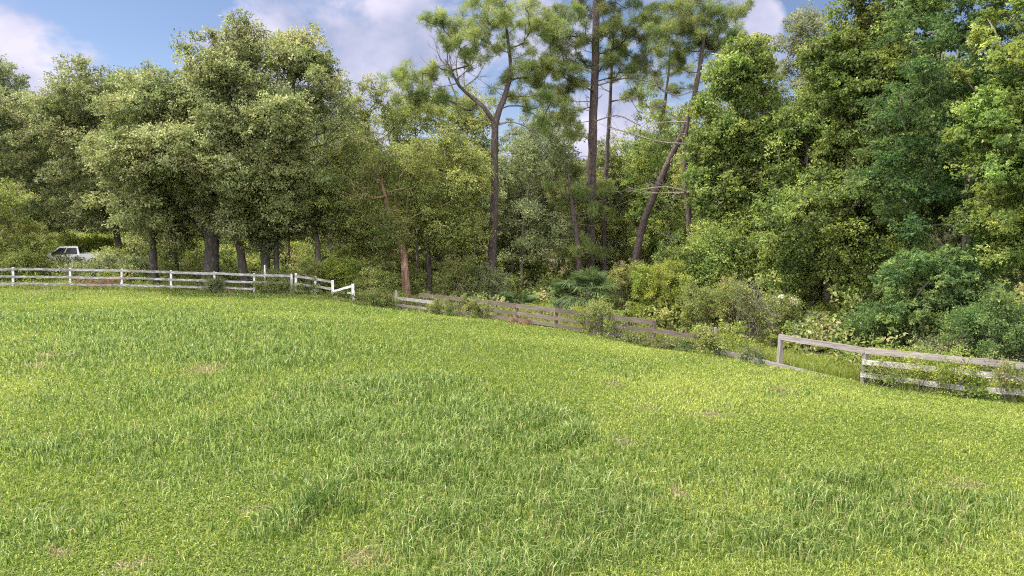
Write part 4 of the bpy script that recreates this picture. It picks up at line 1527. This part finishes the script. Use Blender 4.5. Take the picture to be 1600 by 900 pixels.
# x forward: nose at 2.9, tail at -2.95
prof = [(2.9, .55), (2.92, .95), (2.80, 1.12), (1.35, 1.24), (-.95, 1.24), (-.95, .5), (-1.0, .5)]
low = [(-1.0, .45)] + [(1.20, .45)] + arch(1.75, .50, .45)[::-1][0:] + [(2.85, .45)]
profile = [(2.85, .45), (2.92, .62), (2.93, 1.0), (2.78, 1.14), (1.30, 1.25), (-.98, 1.25), (-.98, .45), (1.22, .45)] + [(p[0], p[1]) for p in arch(1.78, .5, .45)[::-1]][1:-1] + [(2.3, .45)]
bm_obj('body', prism(profile, -.98, .98), paint, truck, bevel=.03)
bprof = [(-1.0, .5), (-1.0, 1.36), (-2.95, 1.36), (-2.95, .5), (-2.42, .5)] + arch(-1.9, .5, .5)[::-1][1:-1] + [(-1.4, .5)]
for s in (-1, 1):
    bm_obj('bed_side', prism(bprof, s * .98, s * .90), paint, truck, bevel=.015)
bm = bmesh.new(); bmesh.ops.create_cube(bm, size=1, matrix=Matrix.Translation((-2.90, 0, .93)) @ Matrix.Diagonal((.08, 1.78, .84, 1)))
bm_obj('tailgate', bm, paint, truck, bevel=.012)
bm = bmesh.new(); bmesh.ops.create_cube(bm, size=1, matrix=Matrix.Translation((-1.92, 0, .72)) @ Matrix.Diagonal((1.84, 1.78, .1, 1)))
bm_obj('bed_floor', bm, black, truck, bevel=.01)
# cab: a lofted greenhouse
bm = bmesh.new()
ringb = [(1.32, .92), (-.97, .92), (-.97, -.92), (1.32, -.92)]
ringt = [(.42, .74), (-.82, .74), (-.82, -.74), (.42, -.74)]
vb = [bm.verts.new((x, y, 1.255)) for x, y in ringb]
vt = [bm.verts.new((x, y, 1.96)) for x, y in ringt]
bm.faces.new(vt); bm.faces.new(vb[::-1])
for i in range(4):
    bm.faces.new((vb[i], vb[(i + 1) % 4], vt[(i + 1) % 4], vt[i]))
bm_obj('cab', bm, paint, truck, bevel=.05)


def lerp3(a, b, t):
    return tuple(x + (y - x) * t for x, y in zip(a, b))


def pane(name, quad, parent, mat, off=.012, th=.012):
    q = [Vector(p) for p in quad]
    n = (q[1] - q[0]).cross(q[3] - q[0]).normalized()
    c = sum(q, Vector()) / 4
    if n.dot(c - Vector((0, 0, 1.5))) < 0: n = -n
    bm = bmesh.new()
    a = [bm.verts.new(p + n * off) for p in q]
    b = [bm.verts.new(p + n * (off - th)) for p in q]
    bm.faces.new(a); bm.faces.new(b[::-1])
    for i in range(4):
        bm.faces.new((a[i], a[(i + 1) % 4], b[(i + 1) % 4], b[i]))
    return bm_obj(name, bm, mat, parent, bevel=0)


def on_face(B0, B1, T0, T1, u0, u1, v0, v1, u0t=None, u1t=None):
    f = lambda u, v: lerp3(lerp3(B0, B1, u), lerp3(T0, T1, u), v)
    return [f(u0, v0), f(u1, v0), f(u1 if u1t is None else u1t, v1), f(u0 if u0t is None else u0t, v1)]


for s in (-1, 1):
    B0, B1, T0, T1 = (1.32, .92 * s, 1.255), (-.97, .92 * s, 1.255), (.42, .74 * s, 1.96), (-.82, .74 * s, 1.96)
    pane('side_window', on_face(B0, B1, T0, T1, .10, .48, .08, .84, .10, .44), truck, glass)
    pane('side_window', on_face(B0, B1, T0, T1, .51, .93, .08, .84, .49, .93), truck, glass)
pane('windscreen', on_face((1.32, .92, 1.255), (1.32, -.92, 1.255), (.42, .74, 1.96), (.42, -.74, 1.96), .06, .94, .06, .90), truck, glass)
pane('rear_window', on_face((-.97, .92, 1.255), (-.97, -.92, 1.255), (-.82, .74, 1.96), (-.82, -.74, 1.96), .1, .9, .2, .85), truck, glass)
for x in (1.78, -1.9):
    for s in (-1, 1):
        w = bpy.data.objects.new('wheel', None); COL.objects.link(w); w.parent = truck; w.location = (x, s * .84, .40); w.rotation_euler = (PI / 2, 0, 0)
        bm = bmesh.new(); bmesh.ops.create_cone(bm, cap_ends=True, segments=28, radius1=.40, radius2=.40, depth=.27)
        bm_obj('tyre', bm, rubber, w, bevel=.04)
        bm = bmesh.new(); bmesh.ops.create_cone(bm, cap_ends=True, segments=24, radius1=.25, radius2=.22, depth=.29)
        bm_obj('rim', bm, alloy, w, bevel=.015)
for s in (-1, 1):
    bm = bmesh.new(); bmesh.ops.create_cube(bm, size=1, matrix=Matrix.Translation((2.88, s * .76, .92)) @ Matrix.Diagonal((.14, .36, .2, 1)))
    bm_obj('headlight', bm, lampm, truck, bevel=.02)
    bm = bmesh.new(); bmesh.ops.create_cube(bm, size=1, matrix=Matrix.Translation((-2.93, s * .90, 1.08)) @ Matrix.Diagonal((.1, .17, .36, 1)))
    bm_obj('tail_light', bm, redm, truck, bevel=.015)
    bm = bmesh.new(); bmesh.ops.create_cube(bm, size=1, matrix=Matrix.Translation((.88, s * 1.10, 1.40)) @ Matrix.Diagonal((.12, .24, .24, 1)))
    bm_obj('mirror', bm, black, truck, bevel=.03)
    for x in (.28, -.62):
        bm = bmesh.new(); bmesh.ops.create_cube(bm, size=1, matrix=Matrix.Translation((x, s * .995, 1.1)) @ Matrix.Diagonal((.2, .03, .035, 1)))
        bm_obj('door_handle', bm, black, truck, bevel=.006)
bm = bmesh.new(); bmesh.ops.create_cube(bm, size=1, matrix=Matrix.Translation((2.93, 0, .9)) @ Matrix.Diagonal((.06, 1.1, .3, 1)))
bm_obj('grille', bm, black, truck, bevel=.02)
for x in (2.98, -3.02):
    bm = bmesh.new(); bmesh.ops.create_cube(bm, size=1, matrix=Matrix.Translation((x, 0, .58)) @ Matrix.Diagonal((.18, 1.9, .22, 1)))
    bm_obj('bumper', bm, alloy, truck, bevel=.03)

# ------------------------------------------------------------------ grass
r = np.random.default_rng(900)
TALL = []
      # patches of longer grass: centre px, half sizes px, strength
for (px, py, wx, wy, k) in [(300, 512, 170, 14, .8), (180, 540, 120, 14, .55), (420, 560, 130, 20, .7), (300, 610, 70, 16, .5), (560, 620, 150, 30, .8), (720, 655, 140, 28, .95), (480, 690, 130, 26, .8), (240, 690, 90, 14, .5),
                            (640, 730, 170, 40, .9), (880, 690, 36, 22, .9), (500, 800, 70, 26, 1.0), (720, 830, 120, 45, .8), (930, 800, 160, 50, .8), (1130, 830, 150, 40, .65), (1340, 755, 50, 16, .9), (1320, 830, 160, 40, .6), (1500, 800, 60, 30, .5),
                            (660, 605, 90, 12, .7), (60, 700, 70, 20, .35), (130, 820, 60, 30, .3), (420, 760, 60, 20, .4), (880, 880, 260, 30, .7),
                            (330, 545, 260, 30, .6), (560, 660, 240, 60, .65), (800, 770, 260, 60, .6), (1150, 860, 300, 40, .5), (120, 500, 160, 14, .6)]:
    c = ground_hit(px, py)
    a_, b_ = ground_hit(px, py - wy), ground_hit(px, min(py + wy, 1100))
    TALL.append((c.x, c.y, abs(wx / F * c.length * 1.0), max(.35, abs(a_.y - b_.y) / 2), k))
BARE = []
for (px, py, wx, wy) in [(320, 578, 22, 7), (570, 876, 26, 14), (980, 694, 16, 5), (1112, 650, 22, 5), (1057, 778, 14, 6), (1225, 612, 16, 3), (60, 458, 12, 3), (1010, 640, 16, 3), (200, 892, 20, 6), (60, 575, 14, 4), (95, 865, 14, 7), (960, 600, 10, 3),
                         (1500, 760, 20, 6), (400, 800, 16, 6), (80, 560, 14, 3)]:
    c = ground_hit(px, py)
    a_, b_ = ground_hit(px, py - wy), ground_hit(px, py + wy)
    BARE.append((c.x, c.y, abs(wx / F * c.length), max(.12, abs(a_.y - b_.y) / 2)))


def tall_at(x, y):
    t = np.zeros_like(x)
    wx_, wy_ = x + (vnoise(x, y, 1.3, 41) - .5) * 1.3, y + (vnoise(x, y, 1.3, 42) - .5) * 1.8
    for (cx, cy_, sx, sy, k) in TALL:
        t = np.maximum(t, k * np.exp(-(((wx_ - cx) / sx) ** 2 + ((wy_ - cy_) / sy) ** 2) * .9))
    return np.clip(t * (.35 + 1.1 * fbm(x, y, 1.4, 43)) + .35 * np.clip(fbm(x, y, 4.0, 47) - .52, 0, 1) * 2, 0, 1)


def bare_at(x, y):
    t = np.zeros_like(x)
    wx_, wy_ = x + (vnoise(x, y, .3, 51) - .5) * .35, y + (vnoise(x, y, .3, 52) - .5) * .35
    for (cx, cy_, sx, sy) in BARE:
        t = np.maximum(t, np.exp(-(((wx_ - cx) / sx) ** 2 + ((wy_ - cy_) / sy) ** 2)))
    return t


def lerp(a, b, t):
    return a + (b - a) * t[:, None]


def blades(x, y, h, w, bend, col, r):
    n = len(x)
    z = gz(x, y) - .01
    a_ = r.uniform(0, 2 * PI, n)
    d = np.c_[np.cos(a_), np.sin(a_), np.zeros(n)]
    fa = r.uniform(0, 2 * PI, n)
    s = np.c_[np.cos(fa), np.sin(fa), np.zeros(n)]
    p0 = np.c_[x, y, z]
    up = np.array([0, 0, 1.])
    hh, ww, bb = h[:, None], w[:, None], bend[:, None]
    m_ = p0 + up * hh * .58 + d * hh * bb * .28
    t_ = p0 + up * hh * (1 - .45 * bb) + d * hh * bb * .95
    V = np.stack([p0 - s * ww * .5, p0 + s * ww * .5, m_ + s * ww * .42, m_ - s * ww * .42, t_], 1).reshape(-1, 3)
    i = np.arange(n)[:, None] * 5
    return V, i + np.array([0, 1, 2, 3]), i + np.array([3, 2, 4]), col


def scatter(n, y0, y1, p, side, r):
    """positions with density falling as Y^-p per area"""
    u = r.random(n)
    e = 2 - p
    Y = (y0 ** e + u * (y1 ** e - y0 ** e)) ** (1 / e)
    X = r.uniform(-1, 1, n) * (side * Y + 3)
    return X, Y


X, Y = scatter(900000, 7.6, 50, 1.6, .80, r)
fy = fence_y(X)
ok = Y < fy + .25 + .5 * vnoise(X, Y, .8, 61)
X, Y = X[ok], Y[ok]
tall, bare = tall_at(X, Y), bare_at(X, Y)
keep = r.random(len(X)) > bare * .55
X, Y, tall, bare = X[keep], Y[keep], tall[keep], bare[keep]
n = len(X)
tuft = np.clip((fbm(X, Y, .55, 65) - .40) * 5, 0, 1)
is_t = r.random(n) < np.clip(tall * 1.25, 0, 1) * (.50 + .5 * tuft)
fl = (Y / 9.0)
yel = np.clip((fbm(X, Y, 5.0, 71) - .42) * 2.6 + .3 * np.clip((X - 1) / 7, -1, 1), 0, 1)
hgt = np.where(is_t, r.uniform(.16, .46, n) * (.45 + .7 * tall), r.uniform(.03, .12, n)  * (.8 + .5 * vnoise(X, Y, .5, 62)))
wid = np.where(is_t, .015, .0135) * fl ** .62 * r.uniform(.45, 1.4, n)
bend = np.where(is_t, r.uniform(.15, .95, n), r.uniform(.3, 1.25, n))
ct = lerp(np.tile([.042, .090, .010], (n, 1)), np.tile([.34, .40, .13], (n, 1)), r.random(n) ** 1.9)
cs = lerp(np.tile([.068, .122, .013], (n, 1)), np.tile([.39, .425, .10], (n, 1)), np.clip(yel * .33 + .02 + .85 * r.random(n) ** 1.7, 0, 1))
col = np.where(is_t[:, None], ct, cs)
straw = r.random(n) < (.022 + 1.1 * bare + .05 * yel)
col[straw] = lerp(np.tile([.20, .17, .08], (straw.sum(), 1)), np.tile([.40, .34, .19], (straw.sum(), 1)), r.random(straw.sum()))
# rank dark tussocks standing out of the sward
tx, ty, th = [], [], []
for (px, py, wx, wy, m_, hh) in [(500, 800, 34, 12, 150, .40), (470, 812, 26, 10, 90, .34), (540, 812, 14, 8, 30, .42), (562, 808, 18, 9, 40, .40), (1340, 752, 34, 9, 90, .26), (1372, 770, 20, 8, 60, .26), (880, 692, 22, 9, 110, .34), (1000, 726, 10, 6, 26, .32),
                                 (215, 615, 26, 8, 50, .30), (232, 690, 26, 6, 46, .30), (700, 835, 40, 14, 70, .30), (330, 680, 30, 8, 46, .28), (430, 640, 40, 9, 60, .28), (800, 850, 40, 12, 50, .3), (64, 632, 4, 4, 8, .4), (300, 785, 3, 3, 5, .36), (110, 700, 6, 4, 12, .3), (640, 690, 50, 10, 90, .3), (750, 640, 60, 10, 90, .3), (560, 590, 60, 8, 70, .3), (1040, 820, 40, 14, 40, .28), (1250, 840, 40, 14, 40, .28), (1480, 790, 40, 12, 40, .26)]:
    c_ = ground_hit(px, py)
    k_ = max(.06, wx / F * c_.length * .6)
    tx.append(c_.x + r.normal(size=m_) * k_); ty.append(c_.y + r.normal(size=m_) * max(.1, k_ * .8)); th.append(hh * r.uniform(.55, 1.1, m_))
tx, ty, th = np.concatenate(tx), np.concatenate(ty), np.concatenate(th)
k_ = len(tx)
X, Y = np.r_[X, tx], np.r_[Y, ty]
hgt = np.r_[hgt, th]
wid = np.r_[wid, .015 * (ty / 9) ** .62 * r.uniform(.6, 1.3, k_)]
bend = np.r_[bend, r.uniform(.02, .7, k_)]
col = np.concatenate([col, lerp(np.tile([.022, .055, .007], (k_, 1)), np.tile([.17, .24, .055], (k_, 1)), r.random(k_) ** 1.5)])
V, Q, T, c = blades(X, Y, hgt, wid, bend, col, r)
gm = np_mesh('grass', V, Q, T, attrs={'Col': np.concatenate([c, c])})
grass = link('grass', gm, M['blade'])
tag(grass, 'bright green paddock grass, short with longer darker patches', 'grass', kind='stuff')

# broad low leaves (clover and dollarweed) between the blades, near the viewer
X, Y = scatter(150000, 7.6, 40, 1.7, .80, r)
cl = fbm(X, Y, 3.0, 81)
ok = (Y < fence_y(X)) & (r.random(len(X)) < np.clip((cl - .47) * 4, .02, 1)) & (r.random(len(X)) > bare_at(X, Y))
X, Y = X[ok], Y[ok]
n = len(X)
aa = r.uniform(0, 2 * PI, n)
dd = np.c_[np.cos(aa), np.sin(aa), r.normal(size=n) * .3]
nn = unit(np.c_[r.normal(size=(n, 2)) * .35, np.ones(n)])
L_ = .036 * (Y / 9) ** .6 * r.uniform(.6, 1.4, n)
v, q = leaf_quads(np.c_[X, Y, gz(X, Y) + r.uniform(.015, .06, n)], dd, nn, L_, L_ * .75)
cc = lerp(np.tile([.085, .14, .02], (n, 1)), np.tile([.21, .26, .055], (n, 1)), r.random(n))
clover = link('clover', np_mesh('clover', v, q, attrs={'Col': cc}), M['blade'])
tag(clover, 'small broad clover leaves spread low among the paddock grass', 'ground cover', kind='stuff')

# unmown grass and weeds outside the fence
n = 150000
X = r.uniform(-46, 24, n)
Y = fence_y(X) + .1 + r.random(n) ** 1.2 * 6.0
ok = (r.random(n) < np.clip(.25 + (X + 12) / 14, .3, 1))
X, Y = X[ok], Y[ok]
n = len(X)
rt = np.clip((X - 3) / 6, 0, 1)
hgt = r.uniform(.18, .52, n) * (.5 + .9 * fbm(X, Y, 1.6, 91)) * (.75 + .35 * rt)
col = lerp(np.tile([.095, .15, .024], (n, 1)), np.tile([.27, .30, .055], (n, 1)), r.random(n))
straw = r.random(n) < .10
col[straw] = [.36, .29, .17]
V, Q, T, c = blades(X, Y, hgt, .013 * (Y / 25) ** .5 * r.uniform(.7, 1.4, n), r.uniform(.15, .8, n), col, r)
weeds = link('tall_grass', np_mesh('tall_grass', V, Q, T, attrs={'Col': np.concatenate([c, c])}), M['blade'])
tag(weeds, 'unmown yellow-green grass and weeds growing outside the fences', 'tall grass', kind='stuff')

# a ragged unmown strip under the rails
n = 60000
X = r.uniform(-40, 17, n)
Y = fence_y(X) + r.normal(-.05, .28, n)
cl = fbm(X, Y, 1.2, 93)
ok = r.random(n) < np.clip((cl - .34) * 3, 0, 1)
ok &= ~((X > 8.9) & (X < 12.3))
X, Y, cl = X[ok], Y[ok], cl[ok]
n = len(X)
col = lerp(np.tile([.06, .105, .018], (n, 1)), np.tile([.24, .27, .06], (n, 1)), r.random(n))
straw = r.random(n) < .16
col[straw] = [.33, .25, .14]
V, Q, T, c = blades(X, Y, r.uniform(.10, .34, n) * (.3 + 1.3 * cl) * np.where((X > -4) & (X < 9), .55, 1), .016 * (Y / 25) ** .6 * r.uniform(.6, 1.4, n), r.uniform(.1, .9, n), col, r)
eg = link('edge_grass', np_mesh('edge_grass', V, Q, T, attrs={'Col': np.concatenate([c, c])}), M['blade'])
tag(eg, 'ragged uncut grass growing up under the fence rails', 'tall grass', kind='stuff')

# seeding stalks behind the brown fence
n = 520
X = r.uniform(-9, 9, n)
Y = fence_y(X) + r.uniform(.2, 1.6, n)
V, Q, T, c = blades(X, Y, r.uniform(.7, 1.35, n), np.full(n, .02), r.uniform(.0, .35, n), lerp(np.tile([.22, .17, .10], (n, 1)), np.tile([.42, .35, .22], (n, 1)), r.random(n)), r)
st = link('seed_stalks', np_mesh('seed_stalks', V, Q, T, attrs={'Col': np.concatenate([c, c])}), M['blade'])
tag(st, 'dry pale seeding stalks standing behind the brown fence', 'weeds', kind='stuff')

# leafy weeds crowding behind the fences
n = 900
X = r.uniform(-34, 22, n)
dz = r.random(n) ** 1.2 * 3.6
Y = fence_y(X) + 1.0 + dz
cl = fbm(X, Y, 2.2, 99)
ok = r.random(n) < np.clip((cl - .33) * 3.5, 0, 1) * np.where(X < -12, .35, 1)
X, Y, dz, cl = X[ok], Y[ok], dz[ok], cl[ok]
n = len(X)
C = np.c_[X, Y, gz(X, Y) + r.random(n) * (.25 + .9 * cl + .12 * dz)]
v, q, t = clump_leaves(C, r.uniform(.18, .45, n), 110, .10, .5, r, sub=8, sub_sig=.25)
lw = link('leafy_weeds', np_mesh('leafy_weeds', v, q, attrs={'tint': t}), M['bright'])
tag(lw, 'tangled leafy yellow-green weeds crowding behind the fence rails', 'weeds', kind='stuff')

# low undergrowth over the floor of the wood
n = 2600
X = r.uniform(-70, 52, n)
Y = fence_y(X) + 2.5 + r.random(n) ** .8 * 40
hmax = 1.0 + 3.2 * np.clip((Y - fence_y(X) - 5) / 14, 0, 1) * fbm(X, Y, 5, 95)
C = np.c_[X, Y, gz(X, Y) + r.random(n) ** 1.3 * hmax]
v, q, t = clump_leaves(C, r.uniform(.4, .95, n), 150, .19, .6, r, sub=8)
ug = link('undergrowth', np_mesh('undergrowth', v, q, attrs={'tint': t}), M['weed'])
tag(ug, 'shaded tangle of low undergrowth covering the floor of the wood', 'undergrowth', kind='stuff')

# the wood goes on behind: one far mass of foliage
n = 1500
X = r.uniform(-170, 170, n)
Y = r.uniform(108, 135, n)
top = 9.5 + 5 * fbm(X, Y, 14, 97)
C = np.c_[X, Y, gz(X, Y) + r.random(n) ** .8 * top]
v, q, t = clump_leaves(C, r.uniform(1.3, 2.6, n), 130, .55, .6, r, sub=9)
fw = link('far_wood', np_mesh('far_wood', v, q, attrs={'tint': t}), M['oak'])
tag(fw, 'far continuation of the wood closing the view between the trunks', 'wood', kind='stuff')
